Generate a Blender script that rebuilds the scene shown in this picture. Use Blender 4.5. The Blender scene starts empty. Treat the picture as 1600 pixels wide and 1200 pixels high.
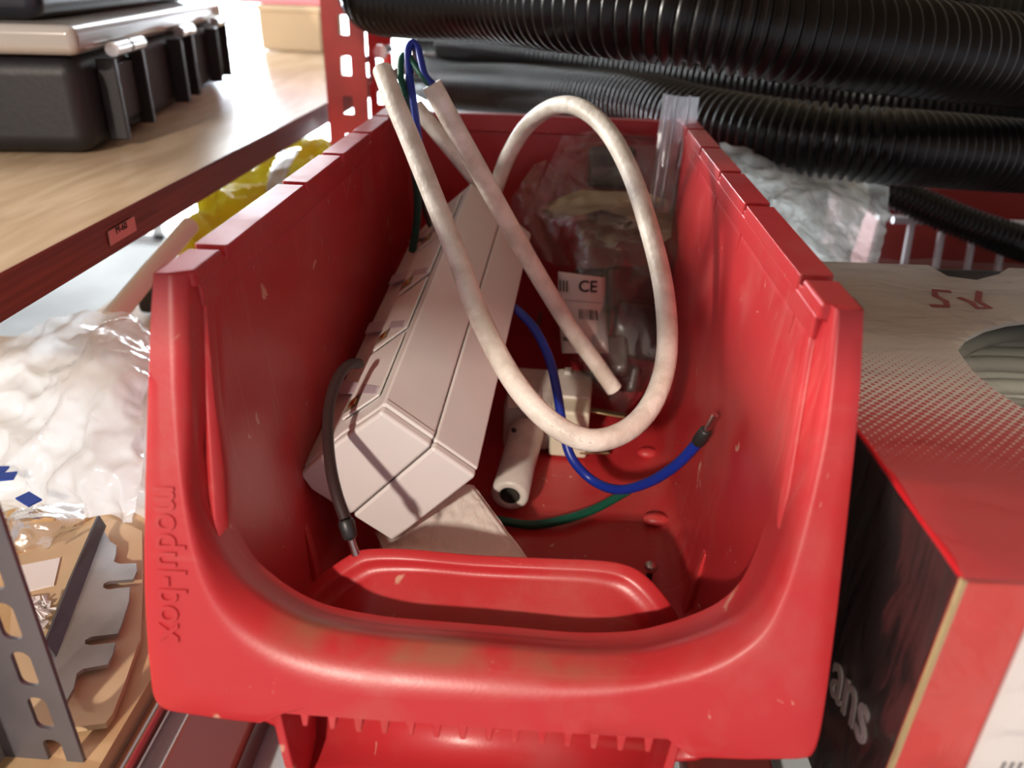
import bpy, bmesh, math, random
from mathutils import Vector, Matrix, noise
from mathutils.geometry import tessellate_polygon
random.seed(7)
sc = bpy.context.scene
COL = sc.collection

# ------------------------------------------------------------------ camera
F = 1220.0
BX = Vector((0.99745463, 0.05679577, -0.04311029))
BD = Vector((0.0645319, -0.46187441, 0.88459463))
BV = Vector((-0.03032969, 0.885125, 0.46436391))
CAM = Vector((0.0137, -0.205, 0.2385))
cam = bpy.data.cameras.new('camera'); co = bpy.data.objects.new('camera', cam); COL.objects.link(co)
cx = Vector((BX.x, BD.x, -BV.x)); cy = -Vector((BX.y, BD.y, -BV.y)); cz = -Vector((BX.z, BD.z, -BV.z))
M = Matrix((cx, cy, cz)).transposed().to_4x4(); M.translation = CAM
co.matrix_world = M
cam.sensor_width = 36; cam.lens = F / 1600 * 36; cam.clip_start = 0.01; cam.clip_end = 50
cam.dof.use_dof = True; cam.dof.focus_distance = 0.315; cam.dof.aperture_fstop = 9.0
sc.camera = co
# ------------------------------------------------------------------ world, lights, exposure
w = bpy.data.worlds.new('world'); sc.world = w; w.use_nodes = True
bg = w.node_tree.nodes['Background']; bg.inputs[0].default_value = (0.95, 0.93, 1.0, 1); bg.inputs[1].default_value = 0.56
sc.view_settings.view_transform = 'Standard'; sc.view_settings.look = 'None'
sc.view_settings.gamma = 1; sc.view_settings.use_curve_mapping = False
sc.view_settings.exposure = 0.0
def area(name, loc, target, sx, sy, power, col):
    l = bpy.data.lights.new(name, 'AREA'); l.shape = 'RECTANGLE'; l.size = sx; l.size_y = sy
    l.energy = power; l.color = col
    o = bpy.data.objects.new(name, l); COL.objects.link(o); o.location = loc
    o.rotation_euler = (Vector(target) - Vector(loc)).to_track_quat('-Z', 'Y').to_euler()
    return o
area('ceiling_lamp', (-0.42, -1.50, 0.86), (0, 0.0, 0.07), 0.07, 0.07, 29, (1.0, 0.85, 0.72))
area('left_fill', (-1.42, 0.25, 0.50), (0, 0.15, 0.16), 0.25, 0.25, 24, (1.0, 0.94, 0.84))  # added fill without a fixture, brightens the upper cables
area('daylight_left', (-1.5, 1.5, 0.62), (0, 0.2, 0.15), 0.7, 0.5, 50, (0.90, 0.96, 1.0))
area('daylight_low', (-0.9, 2.3, 0.05), (-0.25, 0.3, 0.06), 1.2, 0.5, 170, (0.82, 0.92, 1.0))

# ------------------------------------------------------------------ helpers
def ray(x, y):
    r = Vector(((x - 800) / F, (y - 600) / F, 1.0))
    return Vector((BX.dot(r), BD.dot(r), -BV.dot(r)))
def P(x, y, **k):
    (ax, v), = k.items(); i = 'XYZ'.index(ax); r = ray(x, y)
    return CAM + r * ((v - CAM[i]) / r[i])
def D(x, y, d): return CAM + ray(x, y) * d

def cr(p0, p1, p2, p3, t):
    return 0.5 * ((2 * p1) + (p2 - p0) * t + (2 * p0 - 5 * p1 + 4 * p2 - p3) * t * t + (3 * p1 - p0 - 3 * p2 + p3) * t ** 3)
def spline(pts, n):
    """n samples per span"""
    pts = [Vector(p) for p in pts]; q = [2 * pts[0] - pts[1]] + pts + [2 * pts[-1] - pts[-2]]; out = []
    for i in range(1, len(q) - 2):
        for k in range(n): out.append(cr(q[i - 1], q[i], q[i + 1], q[i + 2], k / n))
    out.append(pts[-1].copy()); return out
def resample(path, step):
    out = [path[0].copy()]; acc = 0
    for a, b in zip(path, path[1:]):
        L = (b - a).length
        if L == 0: continue
        s = step - acc
        while s <= L: out.append(a.lerp(b, s / L)); s += step
        acc = (acc + L) % step
    return out

class MB:
    def __init__(s): s.v = []; s.f = []
    def add(s, vs, fs):
        b = len(s.v); s.v += [Vector(v) for v in vs]; s.f += [tuple(b + i for i in f) for f in fs]; return s
    def box(s, c, size, rot=None):
        c = Vector(c); hx, hy, hz = size[0] / 2, size[1] / 2, size[2] / 2; vs = []
        for z in (-hz, hz):
            for x, y in ((-hx, -hy), (hx, -hy), (hx, hy), (-hx, hy)):
                p = Vector((x, y, z)); p = rot @ p if rot else p; vs.append(c + p)
        return s.add(vs, [(0, 3, 2, 1), (4, 5, 6, 7), (0, 1, 5, 4), (1, 2, 6, 5), (2, 3, 7, 6), (3, 0, 4, 7)])
    def b2(s, lo, hi):
        return s.box([(a + b) / 2 for a, b in zip(lo, hi)], [b - a for a, b in zip(lo, hi)])
    def hexa(s, a, b):   # two quads
        return s.add(list(a) + list(b), [(3, 2, 1, 0), (4, 5, 6, 7), (0, 1, 5, 4), (1, 2, 6, 5), (2, 3, 7, 6), (3, 0, 4, 7)])
    def grid(s, rows, closed=False):
        n = len(rows[0]); vs = [p for r in rows for p in r]; fs = []
        for i in range(len(rows) - 1):
            for j in range(n if closed else n - 1):
                a = i * n + j; b = i * n + (j + 1) % n; fs.append((a, b, b + n, a + n))
        return s.add(vs, fs)
    def tube(s, path, r, n=12, cap=True):
        rad = r if callable(r) else (lambda i: r)
        t0 = (path[1] - path[0]).normalized(); up = Vector((0, 0, 1)) if abs(t0.z) < .9 else Vector((1, 0, 0))
        nrm = t0.cross(up).normalized(); rows = []
        for i, p in enumerate(path):
            t = (path[min(i + 1, len(path) - 1)] - path[max(i - 1, 0)]).normalized()
            nrm = (nrm - t * nrm.dot(t)).normalized(); bi = t.cross(nrm); R = rad(i)
            rows.append([p + (nrm * math.cos(a) + bi * math.sin(a)) * R for a in [2 * math.pi * k / n for k in range(n)]])
        b = len(s.v); s.grid(rows, True)
        if cap:
            s.f.append(tuple(b + k for k in range(n))[::-1]); e = len(s.v) - n; s.f.append(tuple(e + k for k in range(n)))
        return s
    def prism(s, outer, holes, f0, f1):
        """outline lists of 2-tuples, f0/f1 map (u,v)->Vector for the two sides"""
        loops = [outer] + list(holes)
        tris = tessellate_polygon([[Vector((u, v, 0)) for u, v in L] for L in loops])
        flat = [p for L in loops for p in L]; n = len(flat)
        fs = [tuple(t) for t in tris] + [tuple(n + i for i in t)[::-1] for t in tris]; b = 0
        for L in loops:
            m = len(L)
            for i in range(m): fs.append((b + i, b + (i + 1) % m, n + b + (i + 1) % m, n + b + i))
            b += m
        return s.add([f0(u, v) for u, v in flat] + [f1(u, v) for u, v in flat], fs)
    def sphere(s, c, r, n=12, m=8, sq=(1, 1, 1)):
        rows = []
        for i in range(m + 1):
            th = math.pi * i / m
            rows.append([Vector(c) + Vector((math.sin(th) * math.cos(a) * sq[0], math.sin(th) * math.sin(a) * sq[1], math.cos(th) * sq[2])) * r
                         for a in [2 * math.pi * k / n for k in range(n)]])
        return s.grid(rows, True)
    def build(s, name, mat, parent=None, smooth=False, bevel=0, seg=2, solid=0, offset=-1, xf=None, origin=None, merge=False, sub=0, sharp=55):
        vs = [xf @ v for v in s.v] if xf else s.v
        if parent is not None: o0 = wloc(parent)
        elif origin is not None: o0 = Vector(origin)
        else:
            o0 = Vector(((min(v.x for v in vs) + max(v.x for v in vs)) / 2, (min(v.y for v in vs) + max(v.y for v in vs)) / 2, min(v.z for v in vs)))
        me = bpy.data.meshes.new(name); me.from_pydata([v - o0 for v in vs], [], s.f)
        bm = bmesh.new(); bm.from_mesh(me)
        if merge: bmesh.ops.remove_doubles(bm, verts=bm.verts, dist=1e-6)
        bmesh.ops.recalc_face_normals(bm, faces=bm.faces)
        for f in bm.faces: f.smooth = smooth
        bm.to_mesh(me); bm.free()
        if smooth: me.set_sharp_from_angle(angle=math.radians(sharp))
        o = bpy.data.objects.new(name, me); COL.objects.link(o); me.materials.append(mat)
        if parent is not None: o.parent = parent
        else: o.location = o0
        if sub:
            m = o.modifiers.new('sub', 'SUBSURF'); m.levels = m.render_levels = sub
        if solid:
            m = o.modifiers.new('solid', 'SOLIDIFY'); m.thickness = solid; m.offset = offset
        if bevel:
            m = o.modifiers.new('bev', 'BEVEL'); m.width = bevel; m.segments = seg; m.limit_method = 'ANGLE'; m.angle_limit = math.radians(40)
            m.harden_normals = True
            for p in me.polygons: p.use_smooth = True
        return o
def wloc(o):
    p = Vector((0, 0, 0))
    while o is not None: p += o.location; o = o.parent
    return p
def tag(o, label=None, cat=None, group=None, kind=None):
    if label: o['label'] = label
    if cat: o['category'] = cat
    if group: o['group'] = group
    if kind: o['kind'] = kind
    return o
def thing(name, label, cat, loc, group=None):
    o = bpy.data.objects.new(name, None); COL.objects.link(o); o.location = loc; o.empty_display_size = .01
    return tag(o, label, cat, group)

# ------------------------------------------------------------------ materials
def mat(name, col, rough=.5, metal=0, spec=.5, bump=0, bscale=200, vary=0, vscale=30, vcol=None, coat=0, stretch=None, emit=None, detail=4):
    m = bpy.data.materials.new(name); m.use_nodes = True; nt = m.node_tree; b = nt.nodes['Principled BSDF']
    b.inputs['Base Color'].default_value = (*col, 1); b.inputs['Roughness'].default_value = rough
    b.inputs['Metallic'].default_value = metal; b.inputs['Specular IOR Level'].default_value = spec
    b.inputs['Coat Weight'].default_value = coat; b.inputs['Coat Roughness'].default_value = .12
    tc = nt.nodes.new('ShaderNodeTexCoord'); mp = nt.nodes.new('ShaderNodeMapping'); nt.links.new(tc.outputs['Object'], mp.inputs[0])
    if stretch: mp.inputs['Scale'].default_value = stretch
    if vary:
        n = nt.nodes.new('ShaderNodeTexNoise'); n.inputs['Scale'].default_value = vscale; n.inputs['Detail'].default_value = detail
        nt.links.new(mp.outputs[0], n.inputs[0])
        r = nt.nodes.new('ShaderNodeValToRGB'); r.color_ramp.elements[0].position = .42; r.color_ramp.elements[1].position = .62
        nt.links.new(n.outputs[0], r.inputs[0])
        mx = nt.nodes.new('ShaderNodeMix'); mx.data_type = 'RGBA'
        mx.inputs[6].default_value = (*col, 1); v = vcol or [c * (1 - vary) for c in col]; mx.inputs[7].default_value = (*v, 1)
        mu = nt.nodes.new('ShaderNodeMath'); mu.operation = 'MULTIPLY'; mu.inputs[1].default_value = vary if vcol else 1
        nt.links.new(r.outputs[0], mu.inputs[0]); nt.links.new(mu.outputs[0], mx.inputs[0]); nt.links.new(mx.outputs[2], b.inputs['Base Color'])
    if bump:
        n2 = nt.nodes.new('ShaderNodeTexNoise'); n2.inputs['Scale'].default_value = bscale; n2.inputs['Detail'].default_value = 5
        nt.links.new(mp.outputs[0], n2.inputs[0]); bp = nt.nodes.new('ShaderNodeBump'); bp.inputs['Strength'].default_value = bump
        bp.inputs['Distance'].default_value = .002
        nt.links.new(n2.outputs[0], bp.inputs['Height']); nt.links.new(bp.outputs[0], b.inputs['Normal'])
    if emit: b.inputs['Emission Color'].default_value = (*emit[0], 1); b.inputs['Emission Strength'].default_value = emit[1]
    return m
def film(name, col=(.9, .93, .95), opac=.25, rough=.12, bump=.6, bscale=60, gloss=.5, stretch=None):
    m = bpy.data.materials.new(name); m.use_nodes = True; nt = m.node_tree; nt.nodes.clear(); N = nt.nodes.new; L = nt.links.new
    out = N('ShaderNodeOutputMaterial'); tr = N('ShaderNodeBsdfTransparent')
    di = N('ShaderNodeBsdfDiffuse'); di.inputs[0].default_value = (*col, 1); tl = N('ShaderNodeBsdfTranslucent'); tl.inputs[0].default_value = (*col, 1)
    ms = N('ShaderNodeMixShader'); ms.inputs[0].default_value = .5; L(di.outputs[0], ms.inputs[1]); L(tl.outputs[0], ms.inputs[2])
    m1 = N('ShaderNodeMixShader'); m1.inputs[0].default_value = opac; L(tr.outputs[0], m1.inputs[1]); L(ms.outputs[0], m1.inputs[2])
    gl = N('ShaderNodeBsdfGlossy'); gl.inputs['Roughness'].default_value = rough
    tc = N('ShaderNodeTexCoord'); mp = N('ShaderNodeMapping'); L(tc.outputs['Object'], mp.inputs[0])
    if stretch: mp.inputs['Scale'].default_value = stretch
    nz = N('ShaderNodeTexNoise'); nz.inputs['Scale'].default_value = bscale; nz.inputs['Detail'].default_value = 6; nz.inputs['Distortion'].default_value = .8
    L(mp.outputs[0], nz.inputs[0]); bp = N('ShaderNodeBump'); bp.inputs['Strength'].default_value = bump; bp.inputs['Distance'].default_value = .004
    L(nz.outputs[0], bp.inputs['Height'])
    for s in (gl, di, tl): L(bp.outputs[0], s.inputs['Normal'])
    lw = N('ShaderNodeFresnel'); lw.inputs[0].default_value = 1.45; L(bp.outputs[0], lw.inputs['Normal'])
    mu = N('ShaderNodeMath'); mu.operation = 'MULTIPLY_ADD'; mu.inputs[1].default_value = gloss * 1.4; mu.inputs[2].default_value = gloss * .06; mu.use_clamp = True
    L(lw.outputs[0], mu.inputs[0]); m2 = N('ShaderNodeMixShader'); L(mu.outputs[0], m2.inputs[0]); L(m1.outputs[0], m2.inputs[1]); L(gl.outputs[0], m2.inputs[2])
    L(m2.outputs[0], out.inputs[0]); return m

def red_plastic():
    m = mat('red_plastic', (.50, .028, .034), rough=.38, spec=.5); nt = m.node_tree; N = nt.nodes.new; L = nt.links.new; b = nt.nodes['Principled BSDF']
    tc = N('ShaderNodeTexCoord')
    # dusty scuffs, thin scratches
    n1 = N('ShaderNodeTexNoise'); n1.inputs['Scale'].default_value = 22; n1.inputs['Detail'].default_value = 8; n1.inputs['Roughness'].default_value = .65; L(tc.outputs['Object'], n1.inputs[0])
    r1 = N('ShaderNodeValToRGB'); r1.color_ramp.elements[0].position = .5; r1.color_ramp.elements[1].position = .8; L(n1.outputs[0], r1.inputs[0])
    mx = N('ShaderNodeMix'); mx.data_type = 'RGBA'; mx.inputs[6].default_value = (.50, .028, .034, 1); mx.inputs[7].default_value = (.46, .075, .068, 1); L(r1.outputs[0], mx.inputs[0])
    n2 = N('ShaderNodeTexNoise'); n2.inputs['Scale'].default_value = 95; n2.inputs['Detail'].default_value = 3; n2.inputs['Distortion'].default_value = 1.0; L(tc.outputs['Object'], n2.inputs[0])
    r2 = N('ShaderNodeValToRGB'); r2.color_ramp.elements[0].position = .70; r2.color_ramp.elements[1].position = .74; L(n2.outputs[0], r2.inputs[0])
    mx2 = N('ShaderNodeMix'); mx2.data_type = 'RGBA'; mx2.inputs[7].default_value = (.62, .3, .22, 1); L(mx.outputs[2], mx2.inputs[6]); L(r2.outputs[0], mx2.inputs[0])
    # brown grime rubbed into the top of the front beam: patch bounded in object space
    sx = N('ShaderNodeSeparateXYZ'); L(tc.outputs['Object'], sx.inputs[0])
    def box1(sock, c, h, soft):
        a = N('ShaderNodeMath'); a.operation = 'SUBTRACT'; L(sock, a.inputs[0]); a.inputs[1].default_value = c
        q = N('ShaderNodeMath'); q.operation = 'ABSOLUTE'; L(a.outputs[0], q.inputs[0])
        k = N('ShaderNodeMapRange'); k.inputs['From Min'].default_value = h; k.inputs['From Max'].default_value = h + soft; k.inputs['To Min'].default_value = 1; k.inputs['To Max'].default_value = 0
        L(q.outputs[0], k.inputs['Value']); return k.outputs[0]
    px = box1(sx.outputs['X'], -.012, .045, .012); py = box1(sx.outputs['Y'], -.1715, .0045, .004); pz = box1(sx.outputs['Z'], .056, .007, .004)
    n3 = N('ShaderNodeTexNoise'); n3.inputs['Scale'].default_value = 40; n3.inputs['Detail'].default_value = 5; L(tc.outputs['Object'], n3.inputs[0])
    r3 = N('ShaderNodeValToRGB'); r3.color_ramp.elements[0].position = .4; r3.color_ramp.elements[1].position = .6; L(n3.outputs[0], r3.inputs[0])
    p = None
    for q in (px, py, pz, r3.outputs[0]):
        if p is None: p = q; continue
        k = N('ShaderNodeMath'); k.operation = 'MULTIPLY'; L(p, k.inputs[0]); L(q, k.inputs[1]); p = k.outputs[0]
    k = N('ShaderNodeMath'); k.operation = 'MULTIPLY'; L(p, k.inputs[0]); k.inputs[1].default_value = .75; p = k.outputs[0]
    mx3 = N('ShaderNodeMix'); mx3.data_type = 'RGBA'; mx3.inputs[7].default_value = (.32, .13, .08, 1); L(mx2.outputs[2], mx3.inputs[6]); L(p, mx3.inputs[0])
    mp5 = N('ShaderNodeMapping'); mp5.inputs['Scale'].default_value = (1, 420, 26); L(tc.outputs['Object'], mp5.inputs[0])
    n5 = N('ShaderNodeTexNoise'); n5.inputs['Scale'].default_value = 1.0; n5.inputs['Detail'].default_value = 4; L(mp5.outputs[0], n5.inputs[0])
    n6 = N('ShaderNodeTexNoise'); n6.inputs['Scale'].default_value = 16; n6.inputs['Detail'].default_value = 2; L(tc.outputs['Object'], n6.inputs[0])
    r5 = N('ShaderNodeMapRange'); r5.inputs['From Min'].default_value = .56; r5.inputs['From Max'].default_value = .75; r5.inputs['To Max'].default_value = .5; L(n5.outputs[0], r5.inputs['Value'])
    r6 = N('ShaderNodeMapRange'); r6.inputs['From Min'].default_value = .48; r6.inputs['From Max'].default_value = .6; L(n6.outputs[0], r6.inputs['Value'])
    k5 = N('ShaderNodeMath'); k5.operation = 'MULTIPLY'; L(r5.outputs[0], k5.inputs[0]); L(r6.outputs[0], k5.inputs[1])
    mx4 = N('ShaderNodeMix'); mx4.data_type = 'RGBA'; mx4.inputs[7].default_value = (.55, .14, .12, 1); L(mx3.outputs[2], mx4.inputs[6]); L(k5.outputs[0], mx4.inputs[0])
    L(mx4.outputs[2], b.inputs['Base Color'])
    rr = N('ShaderNodeMapRange'); rr.inputs['To Min'].default_value = .34; rr.inputs['To Max'].default_value = .55; L(r1.outputs[0], rr.inputs['Value']); L(rr.outputs[0], b.inputs['Roughness'])
    n4 = N('ShaderNodeTexNoise'); n4.inputs['Scale'].default_value = 900; L(tc.outputs['Object'], n4.inputs[0]); bp = N('ShaderNodeBump'); bp.inputs['Strength'].default_value = .03; bp.inputs['Distance'].default_value = .001
    L(n4.outputs[0], bp.inputs['Height']); L(bp.outputs[0], b.inputs['Normal'])
    return m
def ply(name, c1, c2, rough, stretch):
    m = mat(name, c1, rough=rough); nt = m.node_tree; N = nt.nodes.new; L = nt.links.new; b = nt.nodes['Principled BSDF']
    tc = N('ShaderNodeTexCoord'); mp = N('ShaderNodeMapping'); mp.inputs['Scale'].default_value = stretch; L(tc.outputs['Object'], mp.inputs[0])
    n = N('ShaderNodeTexNoise'); n.inputs['Scale'].default_value = 6; n.inputs['Detail'].default_value = 8; n.inputs['Distortion'].default_value = 1.5; L(mp.outputs[0], n.inputs[0])
    r = N('ShaderNodeValToRGB'); r.color_ramp.elements[0].color = (*c1, 1); r.color_ramp.elements[1].color = (*c2, 1); r.color_ramp.elements[0].position = .4; r.color_ramp.elements[1].position = .68
    L(n.outputs[0], r.inputs[0]); L(r.outputs[0], b.inputs['Base Color']); return m

RED = red_plastic()
WHITE = mat('white_plastic', (.79, .77, .76), rough=.36, vary=.05, vscale=25)
WHITE2 = mat('white_plastic_adapter', (.66, .63, .58), rough=.4, vary=.15, vscale=80)
SOCK = mat('socket_face', (.55, .48, .55), rough=.3)
CABLE = mat('white_cable_sheath', (.90, .86, .78), rough=.42, vary=.45, vcol=(.42, .35, .26), vscale=85, bump=.25, bscale=350)
GOLD = mat('brass', (.7, .45, .15), rough=.3, metal=1)
STEEL = mat('tinned_metal', (.62, .58, .56), rough=.28, metal=1)
BLUE = mat('blue_wire', (.008, .03, .30), rough=.35); GREEN = mat('green_wire', (.0, .09, .055), rough=.4)
DGREEN = mat('dark_green_wire', (.01, .05, .04), rough=.4); BROWN = mat('brown_wire', (.035, .018, .018), rough=.5, spec=.3)
BLACKP = mat('black_ferrule', (.02, .02, .02), rough=.4)
COND = mat('black_conduit', (.008, .0075, .0075), rough=.3, spec=.4, vary=.4, vcol=(.018, .016, .015), vscale=12)
PLYT = ply('plywood_face', (.50, .36, .22), (.64, .48, .32), .26, (6, 1.0, 1))
PLYE = ply('plywood_edge', (.22, .085, .05), (.12, .045, .03), .45, (4, 1, 30))
PLYL = ply('lower_plywood', (.52, .34, .17), (.66, .46, .26), .5, (5, 1, 1))
REDP = mat('red_painted_steel', (.38, .025, .02), rough=.4, vary=.3, vscale=20)
BRNP = mat('brown_red_rail', (.16, .035, .03), rough=.22, spec=.6)
GALV = mat('galvanised_steel', (.50, .51, .53), rough=.38, metal=.85, vary=.25, vscale=30)
GALVD = mat('dark_and_shaded_steel', (.09, .085, .095), rough=.45, metal=.6, vary=.25, vscale=30)
SILV = mat('pale_gap_light', (.72, .82, .88), rough=.3, metal=.2)
CARD = mat('cardboard', (.62, .45, .27), rough=.8, vary=.15, vscale=14, bump=.15, bscale=60)
PAPER = mat('white_paper', (.80, .78, .76), rough=.7)
YEL = mat('yellow_cloth', (.86, .88, .01), rough=.6, vary=.3, vcol=(.75, .55, .02), vscale=12)
CASEB = mat('black_case_plastic', (.010, .010, .012), rough=.5, bump=.1, bscale=300)
CASEL = mat('grey_clear_case_lid', (.40, .37, .33), rough=.2, spec=.7, coat=.4)
INK = mat('black_ink', (.02, .02, .02), rough=.6)
FILM = film('clear_film', opac=.10, gloss=.55, rough=.14)
FILMW = film('milky_film', col=(.93, .98, 1.0), opac=.62, gloss=.4, bump=.5, bscale=28)
FILMB = film('bubble_wrap_film', col=(.60, .60, .56), opac=.55, gloss=.6, bump=.8, bscale=90, rough=.25)
SHRINK = film('shrink_film', col=(.75, .72, .74), opac=.10, gloss=.30, bump=.75, bscale=30, rough=.13, stretch=(1, 2.2, 1))

# ================================================================== SETTING
tag(MB().b2((-4, -2.0, -1.04), (4, 4.2, -1.0)).build('floor', mat('concrete', (.30, .29, .28), rough=.8, vary=.2, vscale=3)), kind='structure')
WX0, WX1, WZ0, WZ1 = -2.7, -.45, -.99, 1.5
wb = MB()
wb.b2((-4, 3.5, -1), (WX0, 3.6, 2.2)); wb.b2((WX1, 3.5, -1), (4, 3.6, 2.2)); wb.b2((WX0, 3.5, -1), (WX1, 3.6, WZ0)); wb.b2((WX0, 3.5, WZ1), (WX1, 3.6, 2.2))
tag(wb.build('wall_back', mat('wall_paint', (.30, .30, .30), rough=.9)), kind='structure')
wn = MB()
for x in (WX0, WX0 + .75, WX0 + 1.5, WX1): wn.b2((x - .03, 3.46, WZ0), (x + .03, 3.52, WZ1))
for z in (WZ0, WZ1): wn.b2((WX0, 3.46, z - .03), (WX1, 3.52, z + .03))
win = tag(wn.build('window_1', mat('window_frame_white', (.8, .8, .8), rough=.5)), kind='structure')
MB().b2((WX0, 3.55, WZ0), (WX1, 3.56, WZ1)).build('pane', mat('daylight_pane', (1, 1, 1), emit=((.86, .95, 1.0), 7.0)), win)

# ================================================================== THE RED BIN
YF = .379
def fp(px, py, off=0.0):
    """point on the slanted front plane  y = -YF*(.16-z)+off"""
    r = ray(px, py); n = Vector((0, 1, -YF)); d0 = -YF * .16 + off
    return CAM + r * ((d0 - n.dot(CAM)) / n.dot(r))
binr = thing('storage_bin', 'large open-fronted red plastic storage bin holding cables and a power strip', 'storage bin', (0, 0.14, 0))
# inner shell : section polyline (x half-width, z)
WT, WB, ZR, DEP = .0903, .080, .157, .322
def sect():
    L = [(WT - (WT - WB) * ((ZR - z) / (ZR - .018)), z) for z in [ZR, .145, .13, .115, .10, .085, .07, .055, .042, .03, .018]]
    r = .013
    for a in (20, 45, 70, 90): L.append((WB - r + r * math.cos(math.radians(a)), .016 - r * math.sin(math.radians(a)) ))
    L += [(.05, .003), (.02, .003)]
    return L
S = sect(); full = [(x, z) for x, z in S] + [(-x, z) for x, z in reversed(S)]
mb = MB(); rows = []
ny = 26
for k in range(ny):
    t = k / (ny - 1); row = []
    for x, z in full:
        y0 = max(-YF * (.16 - z) + .011, -.024); y1 = DEP
        y = y0 + (y1 - y0) * t
        row.append(Vector((x, y, z)))
    rows.append(row)
mb.grid(rows)
b0 = len(mb.v) - len(full)          # back wall closes the last section
n = len(full)
cen = []
brow = []
for i in range(n // 2): mb.f.append((b0 + i, b0 + i + 1, b0 + n - 2 - i, b0 + n - 1 - i)) if i < n // 2 - 1 else None
mb.build('shell', RED, binr, smooth=True, solid=.0022, offset=1, merge=True, bevel=.0)
# moulded lumps and ribs at the foot of the right and left walls
for x, y, z, a, b_, c in ((.072, .165, .006, .006, .004, .003), (.071, .105, .006, .007, .004, .003), (-.072, .15, .006, .006, .004, .003)):
    MB().sphere((x, y, z), 1, 12, 8, (a, b_, c)).build('corner_foot', RED, binr, smooth=True)
for sx in (-1, 1):
    MB().hexa([Vector((sx * .079, .040, .004)), Vector((sx * .0755, .040, .004)), Vector((sx * .0755, .048, .004)), Vector((sx * .079, .048, .004))],
              [Vector((sx * .0825, .044, .036)), Vector((sx * .0806, .044, .036)), Vector((sx * .0806, .048, .036)), Vector((sx * .0825, .048, .036))]).build('rib', RED, binr, bevel=.0008)
# rims
NOT = [.0255, .111, .170, .229, .286]
for sx in (-1, 1):
    r = MB(); x0, x1 = sorted((sx * .0893, sx * .1))
    ys = [.0004] + [v for q in NOT for v in (q - .0018, q + .0020)] + [.3305]
    for m_i, (a, b_) in enumerate(zip(ys[::2], ys[1::2])):
        m2 = MB(); fr = [(sx * .1, a), (sx * .0950, a), (sx * .0893, a + (.0035 if m_i == 0 else 0)), (sx * .0893, b_), (sx * .1, b_)]
        m2.prism(fr, [], lambda u, v: Vector((u, v, .1545)), lambda u, v: Vector((u, v, .160))); m2.build('rim', RED, binr, bevel=.0011, seg=3)
    r = MB(); r.b2((x0, .0060, .1475), (x1, .3300, .1552))
    r.build('rim_ledge', RED, binr, bevel=.0008)
    for q in NOT:
        zt, zb = .157, .141
        xi = sx * .0893
        def wx(z): return sx * (WT - (WT - WB) * ((ZR - z) / (ZR - .018)))
        MB().hexa([Vector((wx(zt) + sx * .001, q - .0024, zt)), Vector((wx(zt) + sx * .001, q + .0026, zt)), Vector((wx(zt) - sx * .0006, q + .002, zt)), Vector((wx(zt) - sx * .0006, q - .0018, zt))],
                  [Vector((wx(zb) + sx * .001, q - .0006, zb)), Vector((wx(zb) + sx * .001, q + .0008, zb)), Vector((wx(zb) - sx * .0002, q + .0006, zb)), Vector((wx(zb) - sx * .0002, q - .0004, zb))]).build('divider_groove', RED, binr, bevel=.0003)
MB().b2((-.0995, .320, .147), (.0995, .3302, .158)).build('back_rim', RED, binr, bevel=.0012, seg=3)
# front frame
TR = [((238, 425), (263, 426), (297, 428)), ((232, 520), (265, 520), (298, 520)), ((228, 640), (271, 640), (303, 640)), ((224, 760), (284, 760), (315, 760)),
 ((222, 860), (299, 850), (338, 845)), ((223, 950), (322, 925), (367, 899)), ((230, 1050), (354, 982), (403, 932)), ((242, 1106), (395, 1022), (441, 956)),
 ((290, 1120), (440, 1050), (482, 974)), ((350, 1128), (490, 1070), (527, 985)), ((398, 1133), (525, 1079), (562, 991)), ((434, 1117), (562, 1085), (598, 996)),
 ((600, 1129), (640, 1091), (655, 1001)), ((760, 1140), (760, 1096), (780, 1011)), ((900, 1150), (880, 1094), (900, 1021)), ((1048, 1160), (977, 1084), (990, 1020)),
 ((1082, 1189), (1030, 1076), (1046, 1010)), ((1170, 1193), (1085, 1063), (1100, 994)), ((1250, 1193), (1140, 1038), (1144, 973)), ((1278, 1176), (1192, 997), (1176, 943)),
 ((1296, 1080), (1224, 940), (1200, 895)), ((1311, 960), (1245, 880), (1217, 845)), ((1325, 830), (1263, 820), (1233, 795)), ((1338, 700), (1288, 710), (1260, 715)),
 ((1347, 600), (1303, 600), (1283, 600)), ((1352, 485), (1312, 483), (1296, 480))]
OUT = [fp(*a) for a, b_, c in TR]; CRE = [fp(*b_) for a, b_, c in TR]; INN = []
for a, b_, c in TR:
    q = fp(*c, off=.006); k = min(1, max(0, (.125 - q.z) / .03)); INN.append(fp(*c, off=.004 + .005 * k))
for L in (OUT, CRE, INN):
    for i in (0, -1): dz = .1598 - L[i].z; L[i] = Vector((L[i].x, L[i].y + YF * dz, .1598))
NS = 6
def lin(L):
    return spline(L, NS)
So, Sc, Si = lin(OUT), lin(CRE), lin(INN)
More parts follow.
